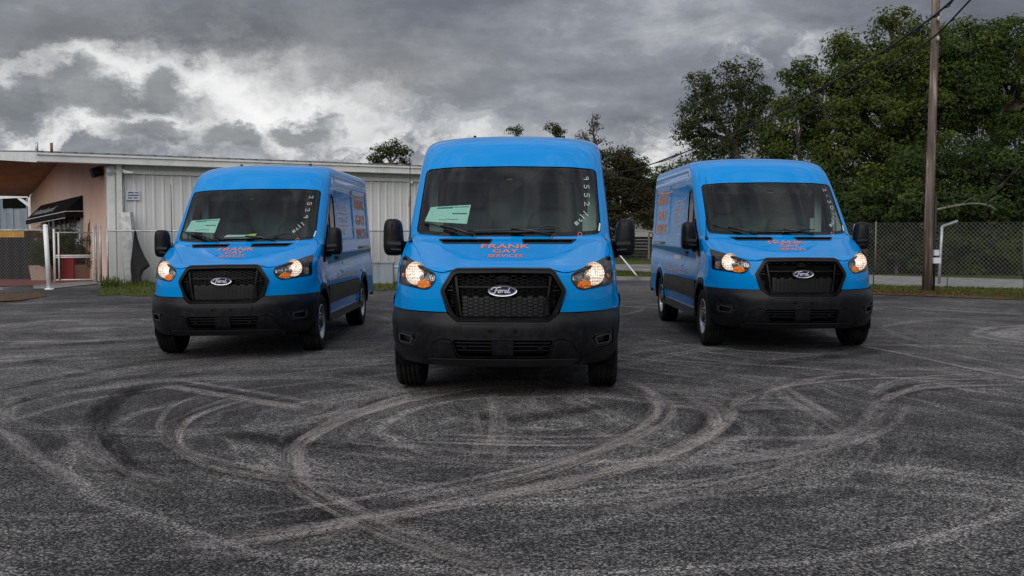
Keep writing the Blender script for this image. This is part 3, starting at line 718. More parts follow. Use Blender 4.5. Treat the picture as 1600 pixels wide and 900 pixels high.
# gate between two posts
gt = empty('pipe_gate', tuple(gp(86, 441))); o0 = gp(86, 441)
ga, gb = gp(86, 441) - o0, gp(150, 440) - o0
m = MB(); m.tube([ga, ga + Vector((0, 0, 1.46))], .032, 8); m.build('gate_stile', 'white_trim', gt)
m = MB(); m.tube([ga + Vector((.12, 0, .06)), ga + Vector((.12, 0, 1.36))], .022, 8); m.build('gate_stile', 'white_trim', gt)
m = MB(); m.tube([gb + Vector((-.05, 0, .0)), gb + Vector((-.05, 0, 1.5))], .022, 8); m.build('gate_stile', 'white_trim', gt)
for z in (.06, .68, .73, 1.36):
    m = MB(); m.tube([ga + Vector((0, 0, z)), gb + Vector((-.05, 0, z))], .019, 8); m.build('gate_rail', 'white_trim' if z < 1 else 'galvanised', gt)
wm = MB(); d_ = (gb - ga); L_ = d_.length; d_.normalize(); k = -16
while k * .09 < L_:
    for sgn in (1, -1):
        s0 = k * .09 if sgn > 0 else k * .09 + 1.3; lo_, hi_ = sorted(((0 - s0) / (sgn * 1.3), (L_ - s0) / (sgn * 1.3))); t0, t1 = max(0, lo_), min(1, hi_)
        if t1 - t0 > .02: wm.bar(ga + d_ * (s0 + sgn * 1.3 * t0) + Vector((0, 0, .06 + 1.3 * t0)), ga + d_ * (s0 + sgn * 1.3 * t1) + Vector((0, 0, .06 + 1.3 * t1)), .004)
    k += 1
tag(wm.build('wire_mesh', 'wire_dark', gt), kind='stuff')
tag(gt, 'white pipe gate with wire mesh before the shop entrance', 'gate')
def single_post(name, p, h, r, mat, label, cat='post', lean=(0, 0)):
    m = MB(); m.tube([(0, 0, 0), (lean[0], lean[1], h)], [r, r], 10); m.lathe([(0, r * 2.0), (.02, r * 1.9), (.02, r)], 12, 'z'); m.lathe([(0, r * 1.12), (.03, r * .9), (.045, .0001)], 10, 'z', (lean[0], lean[1], h)); o = m.build(name, mat); o.location = tuple(p); tag(o, label, cat); return o
single_post('gate_post', gp(77, 452), 1.52, .055, 'white_trim', 'thick white post at the left of the pipe gate', lean=(-.06, 0))
single_post('gate_post', gp(151, 442), 1.55, .030, 'galvanised', 'thin grey post at the right end of the pipe gate')
single_post('gate_post', gp(158, 444), 1.52, .032, 'galvanised', 'grey end post of the wall fence at the building corner')
# black screen, yellow container, blue shed and white frame on the far left
m = MB(); a, c = gp(-90, 437), gp(57, 437); n = 40; vs = []
for i in range(n + 1):
    p = a.lerp(c, i / n); w_ = .05 * math.sin(i * 1.7) + .03 * math.sin(i * .6)
    vs += [(p.x, p.y + w_, .02), (p.x + .01, p.y + w_ * .6, .7), (p.x, p.y + w_, 1.22)]
m.add(vs, [(3 * i + j, 3 * i + 3 + j, 3 * i + 4 + j, 3 * i + 1 + j) for i in range(n) for j in (0, 1)], 0, True)
scr = m.build('privacy_screen', 'black_mesh'); tag(scr, 'black privacy screen stretched behind the left chain-link fence', 'screen')
yb = empty('yellow_awning_stall', (at(10, 430, 36).x, 36, 0)); o0 = yb.location.copy()
m = MB(); q = at(10, 365, 36) - o0; m.box((q.x - .62, 0, q.z - .02), (3.0, 1.2, .30)); m.build('stall_roof', 'yellow_paint', yb)
m = MB(); m.box((q.x - 1.2, .2, .55), (2.8, .8, 1.1)); m.build('stall_body', 'void_black', yb); m = MB(); m.box((q.x + .05, -.30, .9), (.7, .05, .8)); m.build('stall_panel', 'planter_pale', yb)
tag(yb, 'yellow topped stall behind the black privacy screen', 'stall')
sh = empty('blue_shed', (at(-10, 430, 46).x, 46, 0)); zt = at(0, 302, 46).z
for i in range(16):
    m = MB(); m.box((-3.1 + .30 * i, 0, zt / 2), (.285, .03 + .04 * (i % 2), zt)); m.build('shed_panel', 'blue_metal', sh)
m = MB(); m.box((-.8, 1.5, zt + .05), (5.0, 3.2, .1)); m.build('shed_roof', 'roof_metal', sh); m = MB(); m.box((1.0, -.02, zt - .35), (1.0, .06, .6)); m.build('shed_opening', 'void_black', sh)
tag(sh, 'blue grey corrugated shed behind the left end of the pink wall', 'shed')
cf = empty('canopy_frame', tuple(at(47, 330, 40.5))); o0 = cf.location.copy(); cf.location.z = 0; o0.z = 0
pA, pB, pC, pD, pE = [at(x, y, 40.5) - o0 for x, y in ((-40, 309), (47, 305), (49, 327), (28, 308), (48, 323))]
m = MB(); m.bar(pA, pB, .12, .17); m.build('beam', 'white_trim', cf); m = MB(); m.bar(pB + Vector((0, 0, .08)), Vector((pC.x, 0, 0)), .12, .12); m.build('upright', 'white_trim', cf); m = MB(); m.bar(pD, pE, .09, .10); m.build('brace', 'white_trim', cf)
tag(cf, 'white steel canopy frame with brace under the brown soffit', 'frame')
# things along the wall fence
wl = Vector((math.cos(TH), math.sin(TH), 0)); wn = Vector((math.sin(TH), -math.cos(TH), 0))
p = BC + wl * .38 + wn * .35
m = MB(); m.add([(x, y, z) for z, dx, dy in ((0, .06, .0), (1.9, -.10, .12)) for x, y in ((-.17 + dx, dy), (-.15 + dx, -.08 + dy), (.13 + dx, -.08 + dy), (.19 + dx, dy))], [(0, 1, 5, 4), (1, 2, 6, 5), (2, 3, 7, 6)])
m.add([(x, y, z) for z, dx, dy in ((0, .06, .012), (1.9, -.10, .132)) for x, y in ((-.17 + dx, dy), (-.15 + dx, -.08 + dy), (.13 + dx, -.08 + dy), (.19 + dx, dy))], [(0, 4, 5, 1), (1, 5, 6, 2), (2, 6, 7, 3)])
ch = m.build('metal_channel', 'galvanised'); ch.location = tuple(p); tag(ch, 'bent grey sheet metal channel leaning on the metal wall', 'metal sheet')
p = BC + wl * .45 + wn * .80
m = MB(); prof = [(1.41, -.02, .05), (1.25, -.05, .07), (1.0, -.08, .14), (.75, -.10, .23), (.55, -.12, .34), (.47, -.12, .37), (.36, -.12, .20), (.2, -.11, .14), (.0, -.13, .16)]
vs = []
for z, a, c in prof:
    for k in range(7): t = k / 6; vs.append((a + (c - a) * t, -.05 - .04 * math.sin(t * 9 + z * 4), z))
m.add(vs, [(i * 7 + k, i * 7 + k + 1, (i + 1) * 7 + k + 1, (i + 1) * 7 + k) for i in range(len(prof) - 1) for k in range(6)], 0, True)
cl = m.build('black_cloth', 'black_mesh'); cl.location = tuple(p); tag(cl, 'torn black cloth hanging from the wall fence', 'cloth')
for i, (px, py, w, h, lab) in enumerate(((597, 443, .62, .55, 'blue grey box at the foot of the wall between two vans'), (612, 441, .5, .42, 'pale box at the foot of the wall beside the mirror'))):
    q = gp(px, py); m = MB(); m.box((0, 0, h / 2), (w, .4, h)); m.box((0, 0, h + .012), (w + .05, .45, .03)); m.box((-w / 2 + .05, -.21, h / 2), (.04, .02, h * .8)); o = m.build('utility_box', 'blue_metal' if i == 0 else 'metal_wall'); o.location = tuple(q); tag(o, lab, 'box')
# ------------------------------------------------------------------ trees
def unit(n):
    v = RNG.normal(0, 1, (n, 3)); return v / np.linalg.norm(v, axis=1, keepdims=True)
def leaf_cloud(lobes, n_clump, n_leaf, size, r_clump, shell=.45, gap=0.0, flat=.6):
    C = []; T = []; NRM = []; CN = []
    for (c, r) in lobes:
        k = max(6, int(n_clump * (r[0] * r[1] * r[2]) ** (2 / 3) * 2.1))
        u = unit(k); q = np.array(c) + u * np.array(r) * (shell + (1 - shell) * RNG.uniform(0, 1, (k, 1)) ** .6) * RNG.uniform(.82, 1.12, (k, 1))
        tint = np.clip(RNG.normal(.40, .26, k), 0, 1)
        m = int(n_leaf * 1.9); rc = r_clump * RNG.uniform(.6, 1.35, (k, 1, 1))
        p = q[:, None, :] + unit(k * m).reshape(k, m, 3) * rc * RNG.uniform(.15, 1, (k, m, 1)) ** .5 * np.array([1.15, 1.15, .72])
        C.append(p.reshape(-1, 3)); T.append(np.clip(np.repeat(tint, m) + RNG.normal(0, .10, k * m), 0, 1))
        NRM.append(np.repeat(u, m, 0)); CN.append(((p - q[:, None, :]) / rc).reshape(-1, 3) * .75 + np.repeat(u, m, 0) * .55)
    C = np.concatenate(C); T = np.concatenate(T); O = np.concatenate(NRM); n = len(C)
    nz = unit(n) * .8 + np.concatenate(CN) * 1.1 + np.array([0, 0, flat * .6]); nz /= np.linalg.norm(nz, axis=1, keepdims=True)
    a = np.cross(nz, unit(n)); a /= np.maximum(np.linalg.norm(a, axis=1, keepdims=True), 1e-6); b = np.cross(nz, a)
    l = size * .74 * RNG.uniform(.6, 1.35, (n, 1)); w = l * RNG.uniform(.38, .6, (n, 1))
    V = np.stack([C - a * l * .5, C + b * w * .5 + nz * l * .06, C + a * l * .5, C - b * w * .5 + nz * l * .06], 1)
    sn = np.concatenate(CN) + nz * .35 + np.array([0, 0, .25]); sn /= np.linalg.norm(sn, axis=1, keepdims=True)
    return V.reshape(-1, 3), np.arange(4 * n).reshape(-1, 4), np.repeat(T, 4), np.repeat(sn, 4, 0)
def limb(mb, a, b, r0, r1, bend=.12, n=5, k=7):
    a, b = Vector(a), Vector(b); L = (b - a).length; off = Vector(tuple(RNG.normal(0, bend * L, 3))); pts = []; rs = []
    for i in range(n + 1):
        t = i / n; pts.append(a.lerp(b, t) + off * math.sin(math.pi * t) * .6 + Vector(tuple(RNG.normal(0, .015 * L, 3))) * (1 if 0 < i < n else 0)); rs.append(r0 + (r1 - r0) * t)
    mb.tube(pts, rs, k, cap=False); return pts
def tree(name, base, lobes, label, leaf='leaf_dark', trunk_r=.18, n_clump=16, n_leaf=60, size=.16, r_clump=.42, cat='tree', bark='bark', fork=.45, shell=.5, twigs=5, group=None):
    root = empty(name, (base[0], base[1], 0)); o = np.array([base[0], base[1], 0.0])
    lb = [(np.array(c) - o, np.array(r)) for c, r in lobes]
    mean = sum((c for c, r in lb), np.zeros(3)) / len(lb); low = min(c[2] - r[2] for c, r in lb)
    f = Vector((mean[0] * .35, mean[1] * .35, max(.6, low + (mean[2] - low) * fork)))
    tm = MB(); tm.tube([Vector((0, 0, -.05)), Vector((0, 0, .25)), f * .5 + Vector((.05, 0, 0)), f], [trunk_r * 1.35, trunk_r * 1.08, trunk_r * .9, trunk_r * .72], 10, cap=False)
    for c, r in lb:
        pts = limb(tm, f - Vector((0, 0, .1)), Vector(c), trunk_r * .55, trunk_r * .16)
        for _ in range(twigs):
            u = unit(1)[0]; u[2] = abs(u[2]) * .8; s = pts[int(RNG.integers(2, 5))]; limb(tm, s, Vector(np.array(c) + u * r * .85), trunk_r * .20, trunk_r * .04, n=4, k=5)
    tm.build('trunk', bark, root)
    V, Fc, T, SN = leaf_cloud(lb, n_clump, n_leaf, size, r_clump, shell)
    globals().__setitem__('NLEAF', globals().get('NLEAF', 0) + len(Fc))
    cr = tri_mesh('crown', V, Fc, leaf, root, False, T)
    tag(root, label, cat, group); return root
def LB(px, py, rx, ry, d, deep=None):
    c = at(px, py, d); s = d / FPX; return ((c.x, c.y, c.z), (rx * s, (deep or (rx + ry) / 2) * s, ry * s))
TG = 'trees along the footpath'
tree('oak_tree', (at(1153, 430, 44).x, 44), [LB(1105, 150, 45, 45, 44), LB(1160, 130, 42, 38, 44), LB(1085, 205, 40, 40, 44), LB(1140, 205, 48, 42, 44), LB(1182, 185, 36, 55, 44), LB(1110, 240, 45, 22, 43.5)],
     'loose crowned oak left of the tree wall, sky showing through its leaves', 'leaf_olive', .27, 17, 34, .17, .36, fork=.6, shell=.3, twigs=6, group=TG)
tree('broad_tree', (at(1250, 430, 38).x, 38), [LB(1235, 195, 50, 48, 38), LB(1290, 160, 48, 50, 38.5), LB(1255, 260, 62, 50, 37.5), LB(1210, 270, 36, 50, 38), LB(1320, 230, 45, 60, 37.5), LB(1270, 320, 75, 45, 37), LB(1252, 112, 26, 30, 39), LB(1330, 300, 60, 50, 37)],
     'yellow green broad tree right behind the van on the tree side', 'leaf_green', .30, 15, 56, .19, .44, group=TG)
tree('tall_tree', (at(1400, 430, 39).x, 39), [LB(1360, 105, 55, 50, 39), LB(1325, 75, 28, 32, 39.5), LB(1420, 110, 58, 55, 39), LB(1400, 30, 30, 16, 40), LB(1375, 180, 60, 55, 38), LB(1450, 190, 60, 65, 38), LB(1390, 260, 60, 60, 37.5), LB(1335, 140, 40, 45, 38.5), LB(1440, 60, 45, 30, 39.5)],
     'tallest tree of the row, behind the utility pole', 'leaf_green', .36, 15, 56, .19, .46, group=TG)
tree('tall_tree', (at(1560, 430, 37).x, 37), [LB(1520, 75, 60, 45, 37), LB(1590, 85, 65, 55, 37), LB(1500, 150, 60, 55, 36.5), LB(1570, 170, 70, 65, 36.5), LB(1640, 140, 60, 80, 37), LB(1550, 55, 30, 22, 37.5), LB(1480, 105, 45, 45, 37)],
     'dense dark tree at the right edge above the chain-link fence', 'leaf_mid', .36, 16, 60, .18, .44, group=TG)
tree('low_tree', (at(1480, 430, 34.5).x, 34.5), [LB(1440, 275, 55, 45, 34.5), LB(1500, 255, 62, 55, 34.5), LB(1570, 260, 65, 55, 34), LB(1620, 290, 50, 60, 34), LB(1410, 315, 55, 32, 34), LB(1475, 320, 60, 34, 34), LB(1560, 322, 75, 32, 33.8), LB(1500, 350, 60, 20, 34.6), LB(1590, 350, 60, 20, 34.2)],
     'low spreading tree just over the fence right of the utility pole', 'leaf_dark', .26, 17, 60, .17, .40, fork=.25, group=TG)
tree('low_tree', (at(1345, 430, 35).x, 35), [LB(1340, 325, 50, 36, 35), LB(1385, 330, 40, 30, 34.5), LB(1300, 335, 50, 34, 36), LB(1400, 352, 48, 20, 35)],
     'low dark tree over the fence left of the utility pole', 'leaf_dark', .16, 24, 60, .16, .36, fork=.25, group=TG)
SG = 'bushes behind the chain-link fence'
for px, ry, d, nm, lab in ((1400, 36, 34.3, 'leaf_olive', 'olive bush behind the fence left of the pole'), (1465, 34, 33.8, 'leaf_dark', 'dark bush behind the fence at the grey post'), (1525, 38, 33.4, 'leaf_dark', 'dark bush behind the fence right of the grey post'), (1592, 40, 33, 'leaf_green', 'green bush behind the fence at the right edge'),
        (1435, 40, 35.2, 'leaf_dark', 'dark bush in the second row left behind the pole'), (1495, 42, 35, 'leaf_mid', 'tall dark bush between the grey post and the right edge, second row'), (1555, 44, 34.6, 'leaf_dark', 'broad dark bush in the second row near the right edge'), (1372, 40, 36, 'leaf_mid', 'bush behind the fence beside the mirror of the right van'), (1640, 44, 34, 'leaf_dark', 'bush cut off by the right edge of the view')):
    tree('bush', (at(px, 430, d).x, d), [LB(px, 398, 42, ry, d, 30), LB(px + 18, 372, 30, 26, d, 26)], lab, nm, .06, 26, 54, .13, .30, 'bush', fork=.3, shell=.2, twigs=2, group=SG)
# gap between the vans
tree('bushy_tree', (at(962, 420, 50).x, 50), [LB(960, 265, 34, 42, 50), LB(985, 300, 32, 40, 50), LB(950, 320, 32, 48, 50), LB(990, 262, 22, 22, 50.5), LB(1005, 330, 22, 26, 49.5)],
     'brownish green tree seen between the middle van and its right neighbour', 'leaf_brown', .24, 22, 46, .19, .40, shell=.3)
tree('bare_topped_tree', (at(930, 420, 52).x, 52), [LB(928, 190, 10, 26, 52), LB(935, 222, 22, 16, 52), LB(912, 214, 12, 8, 52), LB(945, 240, 24, 14, 52)], 'thin topped tree rising behind the roof of the middle van', 'leaf_brown', .13, 10, 16, .16, .30, shell=.1, twigs=7, fork=.75)
tree('round_tree', (at(1020, 420, 56).x, 56), [LB(1015, 300, 26, 30, 56), LB(1040, 285, 30, 24, 56), LB(1025, 330, 26, 30, 56), LB(1070, 270, 30, 16, 56)], 'dark tree rising behind the tail of the right van', 'leaf_dark', .22, 20, 44, .2, .42, shell=.3)
tree('roof_tree', (at(612, 420, 62).x, 62), [LB(598, 243, 20, 17, 62), LB(625, 236, 17, 16, 62), LB(610, 228, 16, 10, 62), LB(632, 252, 12, 12, 62), LB(585, 248, 12, 8, 62)], 'small round tree rising above the roof of the metal building', 'leaf_olive', .14, 15, 26, .20, .32, shell=.2, twigs=5, fork=.5)
tree('roof_tree', (at(866, 420, 64).x, 64), [LB(866, 200, 13, 10, 64), LB(872, 208, 10, 8, 64), LB(868, 240, 26, 20, 64), LB(862, 265, 30, 20, 64)], 'tree top just above the right half of the middle van roof', 'leaf_olive', .12, 20, 26, .2, .32, shell=.2, fork=.4)
tree('roof_tree', (at(806, 420, 66).x, 66), [LB(806, 205, 12, 7, 66), LB(806, 236, 24, 16, 66), LB(802, 258, 30, 18, 66)], 'tiny tree top above the centre of the middle van roof', 'leaf_olive', .12, 20, 26, .2, .3, shell=.2, fork=.4)
# house, dark fence and stake in the gap
hs = empty('house', (at(990, 420, 72).x, 72, 0)); zt = at(990, 346, 72).z; zr = at(990, 322, 72).z
pbsdf('roof_grey', (.30, .31, .33), .8, fn=speck((.25, .26, .28), (.35, .36, .38), 3, 5)); pbsdf('house_wall', (.34, .33, .31), .85)
m = MB(); m.box((0, 2, zt / 2), (5.0, 4, zt)); m.build('wall', 'house_wall', hs)
m = MB(); m.add([(-2.8, -.5, zt), (2.8, -.5, zt), (1.6, 2, zr), (-1.6, 2, zr), (-2.8, 4.5, zt), (2.8, 4.5, zt)], [(0, 1, 2, 3), (3, 2, 5, 4), (0, 3, 4), (1, 5, 2)]); m.build('roof', 'roof_grey', hs)
m = MB(); m.box((-.4, -.02, zt - .7), (.9, .05, .8)); m.build('window', 'shop_glass', hs); m = MB(); m.box((1.2, -.02, 1.0), (.9, .05, 2.0)); m.build('door', 'house_wall', hs)
tag(hs, 'small house with grey roof far behind the gap between two vans', 'house')
df = empty('board_fence', (at(950, 412, 52.5).x, 52.5, 0))
pbsdf('dark_board', (.035, .034, .034), .8, fn=speck((.02, .02, .02), (.06, .057, .055), 6, 5)); w_ = 95 * 52.5 / FPX
for k in range(7):
    m = MB(); m.box((w_ / 2, 0, .12 + .155 * k), (w_, .04, .135)); m.build('board', 'dark_board', df)
for k in range(4):
    m = MB(); m.box((w_ * k / 3, -.04, .6), (.09, .06, 1.25)); m.build('post', 'house_wall' if k == 2 else 'dark_board', df)
m = MB(); m.box((w_ / 2, 0, 1.38), (w_, .06, .05)); m.build('rail', 'white_trim', df)
tag(df, 'dark board fence across the gap beside the right van', 'fence')
m = MB(); a, c = at(968, 398, 33.8), gp(996, 432); m.bar(a - c, Vector((0, 0, 0)), .028, .025); m.bar(Vector((0, 0, 0)), Vector((0, 0, .02)), .07); st = m.build('guy_stake', 'white_trim'); st.location = tuple(c); tag(st, 'white slanted stake on the verge between the vans', 'stake')
# ------------------------------------------------------------------ utility pole, grey post, cables
def pole_fn(t, b):
    v = objco(t); n = t.noise(t.vm('MULTIPLY', v, (6, 6, .35)), 2.2, 7, .65); s = t.noise(t.vm('MULTIPLY', v, (3, 3, .22)), 3.2, 5, .6)
    c = t.mix(t.mr(n, .3, .7), (.075, .056, .046), (.185, .150, .125)); c = t.mix(t.mr(s, .52, .66, 0, .8), c, (.42, .36, .32)); t.set(b.inputs['Base Color'], c); bump(t, b, n, .5, .02)
pbsdf('pole_wood', (.15, .1, .08), .9, spec=.15, fn=pole_fn)
PB = gp(1448, 455)
up = empty('utility_pole', tuple(PB))
m = MB(); m.tube([(0, 0, -.1), (.03, 0, 2.5), (.06, 0, 5.5), (.09, 0, 8.6)], [.115, .104, .092, .085], 16); m.build('shaft', 'pole_wood', up)
m = MB(); m.tube([(.135, -.06, .0), (.15, -.055, 2.2)], .03, 8); m.build('conduit', 'cable_black', up)
m = MB(); m.box((.17, -.10, .72), (.16, .12, .13)); m.build('meter_box', 'sign_white', up)
m = MB(); m.box((.16, -.10, .90), (.10, .10, .13)); m.lathe([(0, .045), (.05, .04), (.06, .0001)], 10, 'y', (.16, -.16, .90)); m.build('meter', 'sign_white', up)
for z in (6.25, 5.80):
    m = MB(); m.lathe([(z - .05, .03), (z, .045), (z + .05, .03)], 10, 'z', (.08, -.14, 0)); m.bar((.08, -.14, z), (.08, 0, z), .02); m.build('insulator', 'wire', up)
tag(up, 'weathered wooden utility pole on the verge by the fence', 'utility pole')
gpst = empty('bent_post', tuple(gp(1467, 446)))
m = MB(); m.tube([(0, 0, 0), (.05, 0, 1.52)], .035, 10); m.build('shaft', 'galvanised', gpst)
m = MB(); m.bar((.04, 0, 1.52), (.44, 0, 1.66), .07, .05); m.build('arm', 'galvanised', gpst)
tag(gpst, 'thin grey steel post with slanted arm beside the utility pole', 'post')
def cable(pix, lab, r=.022, twist=False):
    P = [at(px, py, d) for px, py, d in pix]; pts = [Vector(tuple(q)) for q in catmull([tuple(p) for p in P], 8)]; o = pts[0].copy()
    m = MB(); m.tube([p - o for p in pts], r, 6)
    if twist: m.tube([p - o + Vector((.03 * math.sin(i * 1.3), 0, .03 * math.cos(i * 1.3) - .03)) for i, p in enumerate(pts)], r * .7, 5)
    c = m.build('power_cable', 'cable_black'); c.location = tuple(o); tag(c, lab, 'cable')
pz = PB.y
cable([(930, 275, 49), (1000, 262, 46), (1100, 226, 40), (1200, 182, 35), (1300, 128, 31), (1380, 80, 27.8), (1451, 31, pz - .15), (1486, 2, 22.5), (1560, -62, 19)], 'upper black power cable running past the pole to the far left', .024, True)
cable([(1120, 258, 39), (1200, 213, 35), (1290, 162, 31), (1370, 115, 28), (1451, 64, pz - .15), (1516, 0, 21.8), (1600, -90, 18)], 'lower black power cable running from the pole into the trees', .02)
cable([(905, 268, 74), (960, 266, 76), (1000, 262, 78), (1060, 240, 80)], 'thin cable over the gap behind the middle van', .02)
# pale dead branches in the crown by the fence
for k, (pts, lab) in enumerate((([(1462, 328, 33), (1490, 322, 32.8), (1520, 318, 32.7), (1545, 321, 32.6), (1556, 328, 32.5)], 'pale bare branch low in the dark trees right of the pole'),)):
    P = [at(*q) for q in pts]; pp = [Vector(tuple(q)) for q in catmull([tuple(p) for p in P], 6)]; o = pp[0].copy(); m = MB(); m.tube([p - o for p in pp], [(.045, .028, .035)[k] * (1 - .6 * i / len(pp)) for i in range(len(pp))], 6)
    for j in (len(pp) // 3, 2 * len(pp) // 3): m.tube([pp[j] - o, pp[j] - o + Vector((.35, -.1, .25 - .5 * (j % 2)))], [.016, .006], 5)
    b_ = m.build('dead_branch', 'pale_branch'); b_.location = tuple(o); tag(b_, lab, 'branch')
# ------------------------------------------------------------------ planters by the shop entrance
def planter(px, py, w, h, mat, lab, plant=None, ph=.6, leaf='leaf_dark', plab=None, box=True, pr=None, blooms=False):
    q = gp(px, py); m = MB(); w2 = w * .82
    m.add([(s * a / 2, t_ * a / 2, z) for z, a in ((0, w2), (h, w), (h, w * .86), (h - .06, w * .84)) for s, t_ in ((-1, -1), (1, -1), (1, 1), (-1, 1))], [(4 * i + k, 4 * i + (k + 1) % 4, 4 * i + 4 + (k + 1) % 4, 4 * i + 4 + k) for i in range(3) for k in range(4)] + [(12, 13, 14, 15)])
    o = m.build('planter', mat); o.location = (q.x, q.y, .012); tag(o, lab, 'planter')
    if plant:
        r = pr or w * .62
        t_ = tree('potted_shrub', (q.x, q.y), [((q.x, q.y, h + ph * .5), (r, r, ph * .55)), ((q.x + .1, q.y, h + ph * .2), (r * 1.1, r, ph * .35))], plab, leaf, .02, 90, 30, .075, .13, 'shrub', fork=.2, shell=.1, twigs=2)
planter(67, 438, .55, .42, 'planter_pale', 'pale square planter left of the gate', True, .95, 'leaf_olive', 'leafy shrub in the pale planter left of the gate', pr=.48)
planter(82, 436, .42, .40, 'planter_red', 'low red planter just behind the gate stile', True, .75, 'leaf_olive', 'leafy shrub in the low red planter behind the gate', pr=.40)
planter(109, 436.5, .42, .72, 'planter_red', 'tall red planter behind the pipe gate', True, .95, 'leaf_dark', 'dark conifer like shrub in the tall red planter', pr=.38)
planter(95, 433, .40, .50, 'planter_clay', 'clay planter between the two red planters', True, .9, 'leaf_dark', 'dark shrub in the clay planter', pr=.36)
planter(135, 436, .70, .42, 'planter_clay', 'wide dark clay planter at the right of the gate', True, .55, 'leaf_dark', 'low shrub in the wide clay planter', pr=.40)
planter(62, 431, .40, .45, 'planter_clay', 'small clay planter against the shop front', True, 1.1, 'leaf_dark', 'slim dark shrub against the shop front', pr=.25)
ob = empty('obelisk_trellis', tuple(gp(143, 437)))
for sx, sy in ((-1, -1), (1, -1), (1, 1), (-1, 1)):
    m = MB(); m.bar((sx * .13, sy * .13, .0), (sx * .035, sy * .035, 1.62), .025); m.build('upright', 'rust_steel', ob)
for z in (.5, 1.0, 1.45):
    m = MB(); r = .13 - .095 * z / 1.62
    for a, c in (((-r, -r), (r, -r)), ((r, -r), (r, r)), ((r, r), (-r, r)), ((-r, r), (-r, -r))): m.bar((*a, z), (*c, z), .018)
    m.build('ring', 'rust_steel', ob)
m = MB(); m.lathe([(1.6, .045), (1.68, .03), (1.82, .0001)], 8, 'z'); m.build('finial', 'rust_steel', ob)
tag(ob, 'rusty metal obelisk trellis at the right end of the gate', 'trellis')
q = gp(143, 437); tree('climbing_plant', (q.x, q.y), [((q.x, q.y, 1.05), (.12, .12, .34)), ((q.x, q.y, .7), (.16, .16, .35))], 'green climber on the rusty obelisk trellis', 'leaf_green', .015, 160, 24, .06, .09, 'plant', fork=.3, shell=.1, twigs=2)
# ---- the skin of the van as a function: U runs round the nose to the tail, V up the centre line
def pchip(xs, ys):
    x = np.array(xs, float); y = np.array(ys, float); h = np.diff(x); dl = np.diff(y) / h
    m = np.zeros_like(x)
    for i in range(1, len(x) - 1):
        if dl[i - 1] * dl[i] > 0:
            w1 = 2 * h[i] + h[i - 1]; w2 = h[i] + 2 * h[i - 1]
            m[i] = (w1 + w2) / (w1 / dl[i - 1] + w2 / dl[i])
    m[0] = dl[0]; m[-1] = dl[-1]
    def f(q):
        q = np.clip(np.asarray(q, float), x[0], x[-1]); i = np.clip(np.searchsorted(x, q) - 1, 0, len(x) - 2)
        t = (q - x[i]) / h[i]
        return (y[i] * (1 + 2 * t) * (1 - t) ** 2 + m[i] * h[i] * t * (1 - t) ** 2 + y[i + 1] * t * t * (3 - 2 * t) + m[i + 1] * h[i] * t * t * (t - 1))
    return f
VL = 5.82                   # length of the body
FW = (0.95, .352)           # front wheel centre (y, z)
RW = (4.50, .352)
def sst(a, b, v):
    t = np.clip((v - a) / (b - a), 0, 1); return t * t * (3 - 2 * t)
class Skin:
    UF = 1.5
    def __init__(s, prof, wid, dep, nn, relief=None, z0=.25, z1=2.405):
        s.yf = pchip(*zip(*prof)); s.w = pchip(*zip(*wid)); s.d = pchip(*zip(*dep)); s.n = pchip(*zip(*nn)); s.relief = relief
        zs = np.linspace(z0, z1, 1500); ys = s.yf(zs)
        s.zs = zs; s.vs = np.concatenate([[0], np.cumsum(np.hypot(np.diff(zs), np.diff(ys)))])
    def V(s, z): return np.interp(z, s.zs, s.vs)
    def Z(s, v): return np.interp(v, s.vs, s.zs)
    def fuv(s, x, z):
        t = min(abs(x) / float(s.w(z)), 1.0)
        th = math.asin(t ** (float(s.n(z)) / 2))
        return (math.copysign(s.UF * th / (math.pi / 2), x), float(s.V(z)))
    def suv(s, y, z, sg):
        yc = float(s.yf(z) + s.d(z))
        if y >= yc: u = s.UF + y - yc
        else: u = s.UF * math.acos(min(1, (yc - y) / float(s.d(z)))) / (math.pi / 2)
        return (sg * u, float(s.V(z)))
    def pos(s, U, V):
        U = np.asarray(U, float); z = s.Z(np.asarray(V, float))
        sg = np.where(U < 0, -1.0, 1.0); a = np.abs(U)
        th = np.clip(a / s.UF, 0, 1) * math.pi / 2
        d = s.d(z); yc = s.yf(z) + d
        y = yc - d * np.cos(th) + np.maximum(a - s.UF, 0)
        x = s.w(z) * np.sin(th) ** (2 / s.n(z))
        if s.relief is not None: x = x + s.relief(y, z) * np.sin(th) ** 4
        e = np.clip((y - (VL - .16)) / .16, 0, 1)
        x = x - .10 * (1 - np.sqrt(1 - np.minimum(e, .999) ** 2))
        return np.stack([x * sg, y, z], -1)
    def nor(s, U, V):
        e = 2e-3
        a = s.pos(np.asarray(U) + e, V) - s.pos(np.asarray(U) - e, V)
        b = s.pos(U, np.asarray(V) + e) - s.pos(U, np.asarray(V) - e)
        n = np.cross(a, b); l = np.linalg.norm(n, axis=-1, keepdims=True)
        return n / np.maximum(l, 1e-9)
